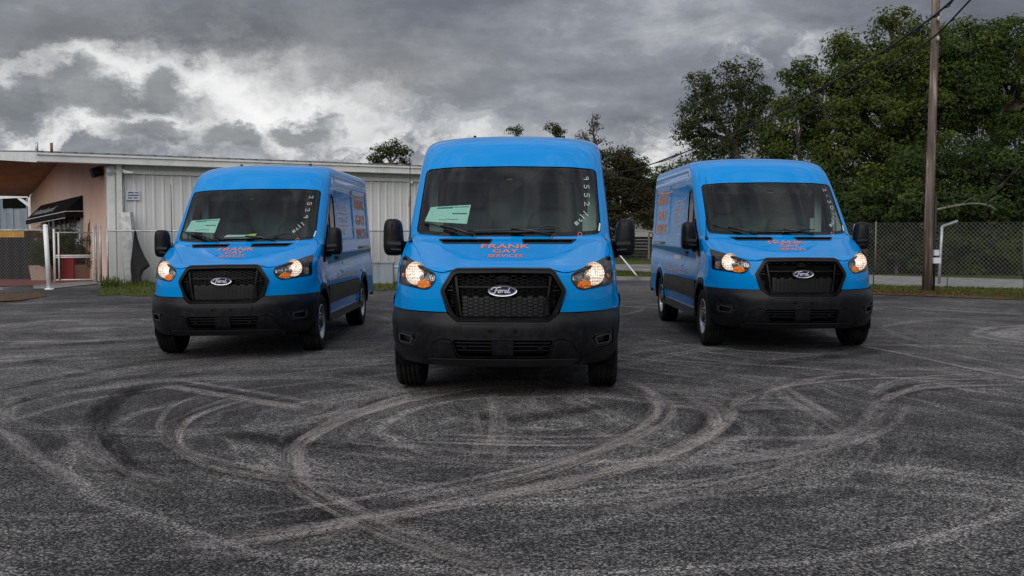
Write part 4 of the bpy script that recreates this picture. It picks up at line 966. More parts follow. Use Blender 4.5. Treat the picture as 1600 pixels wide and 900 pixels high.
def body_relief(y, z):
    r = np.zeros_like(y)
    on = sst(1.25, 1.6, y) * (1 - sst(VL - .25, VL, y))
    r = r - .020 * on * np.exp(-((z - 1.02 - .02 * (y - 2)) / .085) ** 2)          # scoop below the belt line
    r = r + .010 * on * np.exp(-((z - 1.19) / .045) ** 2)
    for c in (FW, RW):                                                             # flared arches
        q = np.hypot(y - c[0], z - c[1]); r = r + .020 * np.exp(-((q - .46) / .07) ** 2)
    # stamped panels of the cargo side
    for (y0, y1) in ((2.62, 3.95), (4.09, 5.48)):
        m = sst(y0, y0 + .05, y) * (1 - sst(y1 - .05, y1, y)) * sst(1.33, 1.38, z) * (1 - sst(2.04, 2.09, z))
        r = r - .014 * m
    r = r - .008 * on * sst(2.10, 2.13, z) * (1 - sst(2.2, 2.24, z)) * sst(2.4, 2.6, y)
    return r
BODY = Skin(
    [(.25, .09), (.60, .070), (.66, .058), (.75, .050), (.85, .046), (.95, .055), (1.03, .078), (1.066, .112), (1.095, .18), (1.13, .30), (1.19, .51),
     (1.25, .71), (1.30, .87), (1.335, .985), (1.365, 1.035), (1.45, 1.125), (1.7, 1.375), (2.0, 1.675), (2.1, 1.785), (2.2, 1.905), (2.28, 2.035), (2.34, 2.20), (2.372, 2.36),
     (2.392, 2.58), (2.401, 2.82), (2.407, 3.2)],
    [(.25, .945), (.5, .975), (.7, .983), (.9, .982), (1.1, .970), (1.35, .950), (1.67, .932), (1.97, .914), (2.15, .905), (2.24, .895), (2.295, .877), (2.335, .842), (2.368, .76), (2.390, .60), (2.401, .40), (2.407, .10)],
    [(.25, .70), (.7, .76), (1.0, .80), (1.07, .74), (1.12, .62), (1.2, .50), (1.3, .40), (1.36, .37), (1.7, .36), (2.0, .38), (2.2, .44), (2.34, .58), (2.407, .75)],
    [(.25, 2.6), (.8, 2.5), (1.05, 2.4), (1.2, 2.5), (1.4, 2.6), (2.0, 2.7), (2.3, 2.8), (2.407, 2.4)], body_relief)
def bump_relief(y, z): return .014 * np.exp(-((np.hypot(y - FW[0], z - FW[1]) - .46) / .07) ** 2)
BUMP = Skin(
    [(.25, .16), (.28, .115), (.33, .055), (.37, .028), (.42, .012), (.50, .0), (.60, -.004), (.66, .006), (.70, .022), (.76, .045), (.80, .06), (2.405, 2.)],
    [(.25, .92), (.33, .955), (.42, .975), (.52, .99), (.65, .995), (.74, .990), (2.405, .95)],
    [(.25, .66), (.4, .70), (.6, .74), (.8, .78), (2.405, .8)],
    [(.25, 2.9), (.5, 3.1), (.65, 3.1), (.74, 2.7), (.8, 2.5), (2.405, 2.5)], bump_relief)

def densify(loop, mx=.035):
    out = []; n = len(loop)
    for i in range(n):
        a = np.array(loop[i]); b = np.array(loop[(i + 1) % n]); k = max(1, int(math.ceil(np.linalg.norm(b - a) / mx)))
        for j in range(k): out.append(a + (b - a) * j / k)
    return np.array(out)
def fillet(pts, r=.02, n=4, closed=True):
    """round the corners of a polygon given in metres"""
    out = []; m = len(pts)
    for i in range(m):
        p0 = np.array(pts[i - 1], float); p = np.array(pts[i], float); p1 = np.array(pts[(i + 1) % m], float)
        a = p0 - p; b = p1 - p; la, lb = np.linalg.norm(a), np.linalg.norm(b)
        q = min(r, la * .45, lb * .45); s, e = p + a / la * q, p + b / lb * q
        for k in range(n + 1):
            t = k / n; out.append(tuple(s * (1 - t) ** 2 + 2 * p * t * (1 - t) + e * t * t))
    return out
def shrink(pts, d):
    """offset a counter-clockwise (or clockwise) polygon inwards by d metres"""
    P = np.array(pts, float); m = len(P)
    A = .5 * np.sum(P[:, 0] * np.roll(P[:, 1], -1) - np.roll(P[:, 0], -1) * P[:, 1]); sg = 1 if A > 0 else -1
    out = []
    for i in range(m):
        e0 = P[i] - P[i - 1]; e1 = P[(i + 1) % m] - P[i]
        n0 = np.array([-e0[1], e0[0]]) / max(np.linalg.norm(e0), 1e-9); n1 = np.array([-e1[1], e1[0]]) / max(np.linalg.norm(e1), 1e-9)
        b = n0 + n1; l = np.linalg.norm(b)
        b = b / l if l > 1e-6 else n0
        out.append(tuple(P[i] + sg * b * d / max(b.dot(n0), .35)))
    return out
def mirror_pts(half):
    """half outline (x>=0) from bottom centre to top centre -> closed outline"""
    h = [p for p in half]
    return h + [(-x, z) for x, z in reversed(h) if abs(x) > 1e-6]
def sub(pts, mx=.05):
    out = []
    for i in range(len(pts)):
        a = np.array(pts[i], float); b = np.array(pts[(i + 1) % len(pts)], float); k = max(1, int(np.linalg.norm(b - a) / mx))
        for j in range(k): out.append(tuple(a + (b - a) * j / k))
    return out
def F(sk, pts): return np.array([sk.fuv(x, z) for x, z in sub(pts)])
def S(sk, pts, sg): return np.array([sk.suv(y, z, sg) for y, z in sub(pts)])
def patch(name, sk, outer, holes=(), off=0.0, rim=.012, mat='van_paint', parent=None, step=.04, taper=0.0, gap=0.0):
    """a panel cut out of the skin: outline, openings, thickness. off: how far it stands proud of the skin"""
    outer = np.array(shrink(outer, gap)) if gap else np.array(outer)
    loops = [densify(outer, step)] + [densify(np.array(h), step) for h in holes]
    lo, hi = outer.min(0), outer.max(0)
    gx, gy = np.meshgrid(np.arange(lo[0] + step / 2, hi[0], step), np.arange(lo[1] + step / 2, hi[1], step))
    gx[1::2] += step / 2
    G = np.stack([gx.ravel(), gy.ravel()], 1)
    if len(G):
        ok = inpoly(G, loops[0])
        for h in loops[1:]: ok &= ~inpoly(G, h)
        G = G[ok]
        B = np.concatenate(loops)
        if len(G):
            keep = np.ones(len(G), bool)
            for i in range(0, len(G), 4000):
                q = G[i:i + 4000]; dd = ((q[:, None, :] - B[None]) ** 2).sum(-1).min(1); keep[i:i + 4000] = dd > (step * .45) ** 2
            G = G[keep]
    edges = []; o = 0
    for l in loops:
        edges += [(o + i, o + (i + 1) % len(l)) for i in range(len(l))]; o += len(l)
    P = np.concatenate(loops + [G]) if len(G) else np.concatenate(loops)
    r = delaunay_2d_cdt([Vector(p) for p in P], edges, [], 0, 1e-7)
    Q = np.array([tuple(v) for v in r[0]]); T = np.array([f for f in r[2] if len(f) == 3], int)
    cen = Q[T].mean(1); ok = inpoly(cen, loops[0])
    for h in loops[1:]: ok &= ~inpoly(cen, h)
    T = T[ok]
    a, b, c = Q[T[:, 0]], Q[T[:, 1]], Q[T[:, 2]]
    ar = (b[:, 0] - a[:, 0]) * (c[:, 1] - a[:, 1]) - (b[:, 1] - a[:, 1]) * (c[:, 0] - a[:, 0])
    T[ar < 0] = T[ar < 0][:, ::-1]
    N = sk.nor(Q[:, 0], Q[:, 1]); X = sk.pos(Q[:, 0], Q[:, 1]) + N * off
    V = [X]; NN = [N]; faces = [tuple(t) for t in T]; o = len(X)
    if rim:
        for li, l in enumerate(loops):
            n = sk.nor(l[:, 0], l[:, 1]); x = sk.pos(l[:, 0], l[:, 1]) + n * off
            tg = np.roll(x, -1, 0) - np.roll(x, 1, 0)
            A = .5 * np.sum(l[:, 0] * np.roll(l[:, 1], -1) - np.roll(l[:, 0], -1) * l[:, 1])
            wn = np.cross(tg, n); wn /= np.maximum(np.linalg.norm(wn, axis=1, keepdims=True), 1e-9)
            if (A < 0) != (li > 0): wn = -wn
            x2 = x - n * rim + wn * taper
            m = len(x); V += [x, x2]; NN += [wn, wn]
            for i in range(m):
                j = (i + 1) % m
                faces.append((o + i, o + j, o + m + j, o + m + i) if (A < 0) == (li > 0) else (o + j, o + i, o + m + i, o + m + j))
            o += 2 * m
    V = np.concatenate(V); NN = np.concatenate(NN)
    me = bpy.data.meshes.new(name); me.from_pydata(V.tolist(), [], faces)
    me.materials.append(MATS[mat]); me.polygons.foreach_set('use_smooth', np.ones(len(me.polygons), bool)); me.update()
    if len(me.vertices) == len(NN): me.normals_split_custom_set_from_vertices(NN.tolist())
    return link(name, me, parent)
def decal(name, sk, verts2, faces, mapf, mat, parent, off=.003):
    """flat print laid on the skin; mapf turns its own coordinates into (U, V)"""
    Q = np.array([mapf(*p) for p in verts2])
    X = sk.pos(Q[:, 0], Q[:, 1]) + sk.nor(Q[:, 0], Q[:, 1]) * off
    me = bpy.data.meshes.new(name); me.from_pydata(X.tolist(), [], faces); me.materials.append(MATS[mat]); me.update()
    return link(name, me, parent)
def ribbon(pts, w):
    """a pen stroke: quads along a polyline"""
    v = []; f = []; P = [np.array(p, float) for p in pts]
    for i, p in enumerate(P):
        d = P[min(i + 1, len(P) - 1)] - P[max(i - 1, 0)]; n = np.array([-d[1], d[0]]); n /= max(np.linalg.norm(n), 1e-9)
        v += [p + n * w / 2, p - n * w / 2]
    for i in range(len(P) - 1): f.append((2 * i, 2 * i + 1, 2 * i + 3, 2 * i + 2))
    return [tuple(q) for q in v], f
def strokes(list_of_pts, w):
    V = []; Fc = []
    for p in list_of_pts:
        v, f = ribbon(p, w); o = len(V); V += v; Fc += [tuple(i + o for i in q) for q in f]
    return V, Fc

# ---- outlines (metres; x,z seen from the front or y,z seen from the side)
def arc(cy, cz, r, a0, a1, n=14): return [(cy + r * math.cos(a0 + (a1 - a0) * i / n), cz + r * math.sin(a0 + (a1 - a0) * i / n)) for i in range(n + 1)]
GRILLE = fillet(mirror_pts([(0, .655), (.375, .655), (.435, .70), (.520, .905), (.428, 1.055), (.39, 1.076), (0, 1.080)]), .035, 5)
GRILLE_IN = shrink(GRILLE, .036)
HEAD_R = fillet([(.565, 1.045), (.560, .985), (.615, .918), (.66, .905), (.80, .925), (.935, .945), (.925, 1.185), (.80, 1.135), (.64, 1.075)], .03, 4)
WIND = fillet(mirror_pts([(0, 1.352), (.60, 1.354), (.862, 1.375), (.838, 2.005), (.60, 2.022), (0, 2.030)]), .055, 5)
WIND_IN = fillet(mirror_pts([(0, 1.395), (.60, 1.398), (.832, 1.412), (.812, 1.978), (.60, 1.992), (0, 2.000)]), .05, 5)
HOODLINE = [(.41, 1.0755), (.50, 1.052), (.585, 1.062), (.64, 1.079), (.80, 1.139), (.925, 1.19)]
DOOR = fillet([(1.44, .47), (2.40, .47), (2.42, 1.3), (2.40, 1.98), (2.36, 2.03), (2.12, 2.03), (2.02, 1.96), (1.47, 1.385), (1.21, 1.235), (1.160, 1.14), (1.167, 1.0), (1.30, .845), (1.40, .72)], .03, 3)
WINDOW = fillet([(1.215, 1.085), (1.58, 1.14), (1.78, 1.235), (2.30, 1.275), (2.31, 1.93), (2.14, 1.965), (1.54, 1.395), (1.25, 1.19)], .025, 4)
def make_wheel(name, parent, x, y, sg):
    w = empty(name, (x, y, .352)); w.parent = parent
    w.rotation_euler = (0, 0, 0 if sg > 0 else math.pi)
    T = MB()
    pr = [(-.10, .215), (-.115, .25), (-.122, .29), (-.118, .325), (-.105, .343), (-.09, .349)]
    for gx in (-.06, -.02, .02, .06): pr += [(gx - .0075, .352), (gx - .006, .342), (gx + .006, .342), (gx + .0075, .352)]
    pr += [(.09, .349), (.105, .343), (.118, .325), (.122, .29), (.115, .25), (.10, .215)]
    T.lathe(pr, 56, 'x')
    T.lathe([(.117, .30), (.1205, .297), (.1205, .285), (.117, .282)], 40, 'x')
    T.build('tyre', 'rubber', w)
    Rm = MB()
    Rm.lathe([(-.10, .215), (.10, .215), (.110, .218), (.112, .206), (.102, .196), (.06, .190), (.045, .17), (.052, .15)], 40, 'x')
    Rm.lathe([(.052, .15), (.075, .13), (.082, .105), (.06, .085), (.06, .06)], 40, 'x')
    rim = Rm.build('rim', 'steel_rim', w)
    H = MB(); H.lathe([(.055, .088), (.10, .075), (.115, .06), (.118, .0001)], 24, 'x'); H.build('hub_cap', 'dark_rim', w)
    O = MB()
    for k in range(8):
        a = 2 * math.pi * k / 8
        O.lathe([(.0, .026), (.006, .024), (.006, .0001)], 10, 'x', (.0585, math.cos(a) * .160, math.sin(a) * .160))
    tag(O.build('vent_holes', 'void_black', w), kind='stuff')
    L = MB()
    for k in range(6):
        a = 2 * math.pi * (k + .5) / 6
        L.lathe([(.06, .013), (.10, .012), (.104, .0001)], 6, 'x', (0, math.cos(a) * .098, math.sin(a) * .098))
    tag(L.build('lug_nuts', 'steel_rim', w), kind='stuff')
    B = MB(); B.lathe([(-.09, .2), (-.02, .205), (-.02, .0001)], 24, 'x'); B.build('brake_drum', 'void_black', w)
def sq_loft(mb, secs, n=28, mi=0):
    """secs: (centre, half_x, half_z, exponent) along y -> rounded box"""
    vs = []; m = len(secs)
    for (c, hx, hz, e) in secs:
        for k in range(n):
            a = 2 * math.pi * k / n; ca, sa = math.cos(a), math.sin(a)
            vs.append((c[0] + hx * math.copysign(abs(ca) ** (2 / e), ca), c[1], c[2] + hz * math.copysign(abs(sa) ** (2 / e), sa)))
    fs = []
    for i in range(m - 1):
        for k in range(n): fs.append((i * n + k, (i + 1) * n + k, (i + 1) * n + (k + 1) % n, i * n + (k + 1) % n))
    fs.append(tuple(range(n))); fs.append(tuple((m - 1) * n + k for k in range(n - 1, -1, -1)))
    mb.add(vs, fs, mi, True)
def hexes(x0, x1, z0, z1, hw, hh, poly):
    """centres of an elongated honeycomb inside an outline"""
    out = []; r = 0; z = z0
    while z < z1:
        x = x0 + (hw * .75 if r % 2 else 0)
        while x < x1:
            out.append((x, z)); x += hw * 1.5
        z += hh / 2; r += 1
    P = np.array(out); return P[inpoly(P, poly)]

def make_van():
    van = empty('cargo_van')
    b = BODY
    # --- painted panels
    hood = [(x, z) for x, z in HOODLINE]
    hood_o = [b.fuv(x, z) for x, z in sub([(-p[0], p[1]) for p in reversed(hood)] + hood)[:-1 or None]]
    # close over the cowl
    half = [(.41, 1.0795), (.50, 1.055), (.585, 1.064), (.64, 1.081), (.80, 1.141), (.915, 1.19), (.925, 1.235), (.915, 1.29), (.885, 1.348), (.862, 1.370), (.60, 1.3495), (0, 1.3475)]
    ho = []
    lo = half[:]
    full = [(0, 1.083)] + lo + [(-x, z) for x, z in reversed(lo[:-1])]
    ho = F(b, full)
    vents = []
    for sg in (-1, 1):
        q = fillet([(sg * .150, 1.289), (sg * .575, 1.289), (sg * .625, 1.323), (sg * .135, 1.323)], .01, 2); vents.append(q)
    hd = patch('hood', b, ho, [F(b, q) for q in vents], 0.0, .02, parent=van, step=.035, gap=.002)
    for sg, q in zip((-1, 1), vents):
        vt = patch('hood_vent', b, F(b, shrink(q, .002)), [], -.012, .0, 'void_black', van, .03)
        patch('vent_frame', b, F(b, shrink(q, -.004)), [F(b, shrink(q, .007))], .0035, .014, 'black_plastic', vt, .03)
        for k in range(1, 4):
            x = sg * (.14 + .115 * k); patch('vent_rib', b, F(b, [(x - .003, 1.29), (x + .003, 1.29), (x + .003, 1.322), (x - .003, 1.322)]), [], -.002, .01, 'black_plastic', vt, .03)
    for sg in (-1, 1):
        # nose and front wing round the lamp, down to the bumper and back to the door
        A = [b.fuv(sg * x, z) for x, z in sub([(.468, .727), (.520, .905), (.428, 1.055), (.41, 1.0755), (.50, 1.051), (.585, 1.060), (.64, 1.077), (.80, 1.137), (.919, 1.187), (.929, 1.235), (.919, 1.29), (.90, 1.335)], .04)[:-8]]
        A = [b.fuv(sg * x, z) for x, z in [(.468, .727), (.494, .816), (.520, .905), (.475, .98), (.428, 1.055), (.41, 1.0755), (.45, 1.063), (.50, 1.051), (.545, 1.054), (.585, 1.060), (.64, 1.077), (.72, 1.107), (.80, 1.137), (.86, 1.162), (.917, 1.187), (.927, 1.235), (.917, 1.29), (.905, 1.32)]]
        Bp = [b.suv(y, z, sg) for y, z in sub([(1.24, 1.325), (1.40, 1.32), (1.365, 1.22), (1.355, 1.0), (1.395, .75), (1.41, .60)], .05)[:]]
        Bp = [b.suv(y, z, sg) for y, z in [(1.203, 1.262), (1.187, 1.225), (1.158, 1.14), (1.160, 1.07), (1.165, 1.0), (1.22, .925), (1.298, .84), (1.355, .775), (1.39, .70), (1.405, .62), (1.41, .50)]]
        Cc = [b.suv(y, z, sg) for y, z in arc(FW[0], FW[1], .43, R(18), R(118), 18)]
        Dd = [b.suv(y, z, sg) for y, z in [(.66, .735), (.55, .732), (.42, .729)]]
        hh = HEAD_R if sg > 0 else [(-x, z) for x, z in HEAD_R]
        patch('front_wing', b, np.array(A + Bp + Cc + Dd), [F(b, hh)], 0.0, .02, parent=van, step=.035, gap=.002)
        # door
        dr = patch('door', b, S(b, DOOR, sg), [S(b, WINDOW, sg)], 0.0, .02, parent=van, step=.045, gap=.003)
        patch('window', b, S(b, shrink(WINDOW, .001), sg), [], -.006, .004, 'side_glass', dr, .05)
        patch('window_seal', b, S(b, shrink(WINDOW, -.008), sg), [S(b, shrink(WINDOW, .016), sg)], .0025, .01, 'dark_plastic', dr, .05)
        patch('window_divider', b, S(b, [(1.88, 1.255), (1.92, 1.257), (1.92, 1.74), (1.88, 1.70)], sg), [], .002, .012, 'dark_plastic', dr, .05)
        # mirror sail in the front corner of the window
        patch('mirror_sail', b, S(b, [(1.205, 1.078), (1.58, 1.135), (1.72, 1.20), (1.72, 1.56), (1.53, 1.39), (1.245, 1.19)], sg), [], .014, .02, 'black_plastic', dr, .05)
        h = MB(); x = float(b.w(1.12)) + .012
        h.box((sg * x, 2.23, 1.115), (.028, .20, .028)); h.box((sg * (x - .012), 2.23, 1.115), (.012, .24, .055)); h.build('door_handle', 'black_plastic', dr)
        kk = MB(); kk.lathe([(0, .011), (.006, .010), (.006, .0001)], 12, 'x', (sg * (float(b.w(.9)) + .002), 2.46, .93)); kk.build('fuel_flap_lock', 'void_black', van)
    # cab frame, roof and cargo sides in one pressing
    def side_edge(sg):
        q = [(.905, 1.322), (.887, 1.352)]
        e = [b.suv(1.207, 1.266, sg)]
        seq = [(1.193, 1.225), (1.165, 1.14), (1.166, 1.07), (1.171, 1.0), (1.226, .925), (1.304, .84), (1.361, .775), (1.396, .70), (1.411, .62), (1.416, .47), (1.42, .415)]
        e += [b.suv(y, z, sg) for y, z in seq]
        e += [b.suv(y, z, sg) for y, z in sub([(1.42, .415), (4.04, .415)], .12)[1:21]]
        e += [b.suv(y, z, sg) for y, z in arc(RW[0], RW[1], .43, R(171.5), R(8.5), 26)]
        e += [b.suv(y, z, sg) for y, z in [(5.0, .415), (5.35, .44), (5.65, .47), (VL, .50)]]
        e += [b.suv(VL, z, sg) for z in np.linspace(.55, 2.39, 30)]
        return e
    right = [b.fuv(.905, 1.324), b.fuv(.890, 1.352)][:1] + side_edge(1)
    left = [b.fuv(-.905, 1.324)] + side_edge(-1)
    cowl = [b.fuv(x, z) for x, z in [(-.887, 1.352), (-.872, 1.362), (-.845, 1.340), (-.6, 1.352), (-.3, 1.3505), (0, 1.3505), (.3, 1.3505), (.6, 1.352), (.845, 1.340), (.872, 1.362), (.887, 1.352)]]
    cowl = [b.fuv(x, z) for x, z in [(-.887, 1.352), (-.866, 1.373)]]
    # outline: right side going back, over the top edge of the roof, left side coming forward, along the cowl under the glass
    ztop = 2.404
    topl = [b.suv(y, ztop, 1) for y in np.arange(VL, float(b.yf(ztop) + b.d(ztop)), -.25)]
    topf = [(u, float(b.V(ztop))) for u in np.linspace(1.4, -1.4, 20)]
    topr = [b.suv(y, ztop, -1) for y in np.arange(float(b.yf(ztop) + b.d(ztop)) + .1, VL + .01, .25)]
    wbot = [b.fuv(x, z) for x, z in sub([(-.887, 1.350), (-.866, 1.3715), (-.60, 1.3505), (0, 1.3485), (.60, 1.3505), (.866, 1.3715), (.887, 1.350)], .06)]
    wbot = wbot[:[i for i, p in enumerate(wbot) if p[0] > 0 and i > 4 and p[0] >= b.fuv(.887, 1.350)[0] - 1e-6][0] + 1]
    loop = wbot + right + topl + topf + topr + left[::-1]
    body = patch('body_shell', b, np.array(loop), [F(b, shrink(WIND, -.001)), S(b, DOOR, 1), S(b, DOOR, -1)], 0.0, .02, parent=van, step=.05)
    # top skin (never seen from below) and tail
    cap = MB(); ring = [tuple(p) for p in b.pos(*np.array(topl + topf + topr).T)]; cap.add(ring, [tuple(range(len(ring)))]); cap.build('roof_skin', 'van_paint', van)
    zz = np.linspace(.50, ztop, 26); tl = MB(); vv = []
    for z in zz:
        p = b.pos(*[np.array([q]) for q in b.suv(VL, z, 1)])[0]
        for u in np.linspace(-1, 1, 9): vv.append((p[0] * u, VL + .03 * (1 - u * u), z))
    tl.add(vv, [(i * 9 + k, i * 9 + k + 1, (i + 1) * 9 + k + 1, (i + 1) * 9 + k) for i in range(25) for k in range(8)], 0, True)
    tail = tl.build('tail_doors', 'van_paint', van)
    for sg in (-1, 1):
        m = MB(); m.box((sg * .83, VL + .0, 1.15), (.09, .05, .62)); m.build('tail_lamp', 'tag_red', tail)
    m = MB(); m.box((0, VL + .06, .50), (1.9, .16, .20)); m.build('rear_bumper', 'black_plastic', van)
    # seams of the roof pressing and cargo side
    for sg in (-1, 1):
        s_ = [b.fuv(sg * x, z) for x, z in ((.846, 2.04), (.836, 2.12), (.815, 2.22), (.785, 2.30))]
        v, f = ribbon(s_, .006); decal('roof_seam', b, v, f, lambda u, w_: (u, w_), 'gloss_black', body, .0012)
        for pts in ([(2.46, .50), (2.46, 2.10)], [(4.02, .80), (4.02, 2.10)], [(2.46, 2.105), (5.66, 2.105)], [(5.60, .60), (5.60, 2.15)]):
            v, f = ribbon(sub(pts, .08)[:len(sub(pts, .08)) // 2 + 1], .007); decal('panel_seam', b, v, f, lambda u, w_, sg=sg: b.suv(u, w_, sg), 'gloss_black', body, .0012)
        rl = patch('slide_rail', b, S(b, fillet([(4.2, 1.195), (5.50, 1.195), (5.50, 1.235), (4.2, 1.235)], .012, 3), sg), [], .004, .012, 'dark_rim', van, .06)
        patch('rail_cover', b, S(b, fillet([(4.6, 1.200), (5.47, 1.200), (5.47, 1.226), (4.6, 1.226)], .008, 2), sg), [], .009, .006, 'steel_rim', rl, .06)
        # cladding, sill, arches
        mo = [(1.43, .535), (3.80, .535), (3.805, .56), (3.80, .755), (1.435, .775)]
        c1 = [(1.415, .545), (2.425, .545), (2.425, .765), (1.405, .775)]; c2 = [(2.437, .545), (4.08, .545), (4.05, .755), (2.437, .765)]
        for c in (c1, c2): patch('side_moulding', b, S(b, fillet(c, .012, 2), sg), [], .016, .02, 'black_plastic', van, .06, taper=.004)
        for c, a0, a1 in ((FW, R(-2), R(112)), (RW, R(0), R(180))):
            rg = arc(c[0], c[1], .485, a0, a1, 26) + arc(c[0], c[1], .415, a1, a0, 26)
            patch('arch_trim', b, S(b, rg, sg), [], .011, .05, 'black_plastic', van, .04, taper=.004)
        m = MB(); x = .90
        m.box((sg * x, 2.74, .375), (.17, 2.62, .075)); m.box((sg * (x + .06), 2.74, .335), (.10, 2.54, .03)); m.build('sill', 'dark_plastic', van)
        m = MB(); m.bar((sg * .975, 1.5, .408), (sg * .975, 4.0, .408), .018, .012); m.build('sill_edge', 'steel_rim', van)
        m = MB()
        m.lathe([(sg * .60, .425), (sg * .955, .425)], 24, 'x', (0, FW[0], FW[1]), a0=R(-15), a1=R(195)); m.build('wheel_well', 'void_black', van); m = MB(); m.lathe([(sg * .60, .425), (sg * .955, .425)], 24, 'x', (0, RW[0], RW[1]), a0=R(-8), a1=R(188))
        m.build('wheel_well', 'void_black', van)
    m = MB(); m.box((0, 3.05, .40), (1.60, 5.1, .12)); m.box((0, .62, .36), (1.35, .9, .14)); m.bar((-.7, FW[0], .33), (.7, FW[0], .33), .07); m.bar((-.75, RW[0], .34), (.75, RW[0], .34), .10)
    m.tube([(.45, 1.6, .27), (.45, 3.6, .26), (.40, 4.7, .30)], .05, 10); m.box((.62, 2.2, .255), (.16, .22, .05)); m.build('underbody', 'void_black', van)
    # --- windscreen
    ws = patch('windshield', b, F(b, WIND), [], -.006, .004, 'windshield_glass', van, .05)
    patch('glass_border', b, F(b, shrink(WIND, .002)), [F(b, WIND_IN)], -.0085, .0, 'void_black', ws, .04)
    sens = mirror_pts([(0, 1.755), (.035, 1.775), (.125, 1.865), (.22, 1.93), (.33, 1.992), (0, 2.0)])
    patch('sensor_shade', b, F(b, sens), [], -.0095, .0, 'void_black', ws, .04)
    m = MB(); c = b.pos(*[np.array([q]) for q in b.fuv(0, 1.90)])[0]; m.box((c[0], c[1] + .05, c[2] - .02), (.10, .07, .07)); m.build('camera_housing', 'black_plastic', ws)
    patch('sensor_eye', b, F(b, fillet([(-.028, 1.895), (.028, 1.895), (.018, 1.918), (-.018, 1.918)], .004, 2)), [], -.0078, 0, 'interior_grey', ws, .02)
    # --- grille
    gr = empty('grille', (0, .1, .66)); gr.parent = van; gr.location = (0, 0, 0)
    patch('grille_frame', b, F(b, GRILLE), [F(b, GRILLE_IN)], .022, .07, 'black_plastic', gr, .03, taper=.006)
    patch('frame_lip', b, F(b, shrink(GRILLE, .006)), [F(b, shrink(GRILLE, .012))], .026, .006, 'dark_plastic', gr, .03)
    patch('grille_back', b, F(b, shrink(GRILLE, .02)), [], -.055, 0, 'void_black', gr, .05)
    IN = shrink(GRILLE, .03)
    hw, hh = .060, .0300
    V = []; Fc = []
    cs = hexes(-.54, .54, .66, 1.08, hw, hh, np.array(IN))
    for (cx, cz) in cs:
        pts = [(cx + hw / 2 * math.cos(a), cz + hh / 2 / .866 * math.sin(a) * (1 if k % 3 else 1)) for k, a in enumerate([i * math.pi / 3 for i in range(6)])]
        for i in range(6):
            v, f = ribbon([pts[i], pts[(i + 1) % 6]], .0050); o = len(V); V += v; Fc += [tuple(k + o for k in q) for q in f]
    tag(decal('honeycomb', b, V, Fc, lambda x, z: b.fuv(x, z), 'dark_plastic', gr, -.012), kind='stuff')
    Q = np.array(V)
    V2 = []; F2 = []
    for (cx, cz) in cs:
        if cz < .865 and abs(cx) < .36 - (.865 - cz) * .0:
            o = len(V2); V2 += [(cx + (hw / 2 - .001) * math.cos(i * math.pi / 3), cz + (hh / 2 / .866 - .001) * math.sin(i * math.pi / 3)) for i in range(6)]; F2.append(tuple(range(o, o + 6)))
    tag(decal('closed_cells', b, V2, F2, lambda x, z: b.fuv(x, z), 'dark_plastic', gr, -.0165), kind='stuff')
    for sg in (-1, 1):
        patch('grille_strut', b, F(b, [(sg * .335, .675), (sg * .352, .675), (sg * .404, 1.035), (sg * .386, 1.035)]), [], .0, .04, 'black_plastic', gr, .04)
        for k in range(4):
            z = .905 + .032 * k; w0 = .415 + .012 * k * .5; patch('grille_fin', b, F(b, [(sg * (w0 - .0), z), (sg * (w0 + .075 - .016 * k), z), (sg * (w0 + .068 - .016 * k), z + .011), (sg * w0, z + .011)]), [], -.006, .02, 'black_plastic', gr, .04)
    patch('cross_bar', b, F(b, [(-.38, .936), (.38, .936), (.38, .946), (-.38, .946)]), [], -.004, .03, 'black_plastic', gr, .04)
    patch('sensor_plate', b, F(b, [(-.05, .985), (.05, .985), (.05, 1.035), (-.05, 1.035)]), [], -.012, .03, 'void_black', gr, .04)
    # oval badge
    bd = MB(); cx, cy, cz = 0.0, .012, .912
    tilt = Matrix.Rotation(R(-4), 3, 'X')
    def oval(rx, rz, y, n=40): return [Vector((cx, cy, cz)) + tilt @ Vector((rx * math.cos(2 * math.pi * k / n), y, rz * math.sin(2 * math.pi * k / n))) for k in range(n)]
    rings = [oval(.123, .049, .06), oval(.123, .049, .004), oval(.119, .046, -.004), oval(.111, .040, -.003), oval(.109, .0385, .001)]
    for i in range(4): bd.add(rings[i] + rings[i + 1], [(k, (k + 1) % 40, 40 + (k + 1) % 40, 40 + k) for k in range(40)], 0, True)
    bd.add(rings[4], [tuple(range(40))], 1)
    rr = [oval(.106, .036, -.001), oval(.103, .0345, -.001)]
    bd.add(rr[0] + rr[1], [(k, (k + 1) % 40, 40 + (k + 1) % 40, 40 + k) for k in range(40)], 2)
    def cv(pts, n=6):
        P = [np.array(p, float) for p in pts]; out = []
        for i in range(len(P) - 1):
            p0, p1, p2, p3 = P[max(i - 1, 0)], P[i], P[i + 1], P[min(i + 2, len(P) - 1)]
            for k in range(n):
                t = k / n; out.append(.5 * ((2 * p1) + (-p0 + p2) * t + (2 * p0 - 5 * p1 + 4 * p2 - p3) * t * t + (-p0 + 3 * p1 - 3 * p2 + p3) * t ** 3))
        return out + [P[-1]]
    scr = [cv([(-.085, .006), (-.080, .018), (-.064, .024), (-.046, .021), (-.028, .025), (-.012, .023)]), cv([(-.045, .021), (-.052, .004), (-.060, -.014), (-.072, -.020), (-.080, -.014)]), cv([(-.062, .002), (-.045, .003), (-.036, .006)]),
           cv([(-.020, .004), (-.031, .000), (-.034, -.010), (-.024, -.014), (-.014, -.006), (-.016, .003), (-.004, .004)]), cv([(.000, .005), (-.002, -.006), (-.004, -.014)]), cv([(-.002, -.003), (.006, .004), (.016, .003)]),
           cv([(.036, .002), (.024, .002), (.018, -.008), (.026, -.014), (.036, -.006)]), cv([(.056, .021), (.046, .004), (.040, -.010), (.048, -.014), (.062, -.008)])]
    v, f = strokes(scr, .0072)
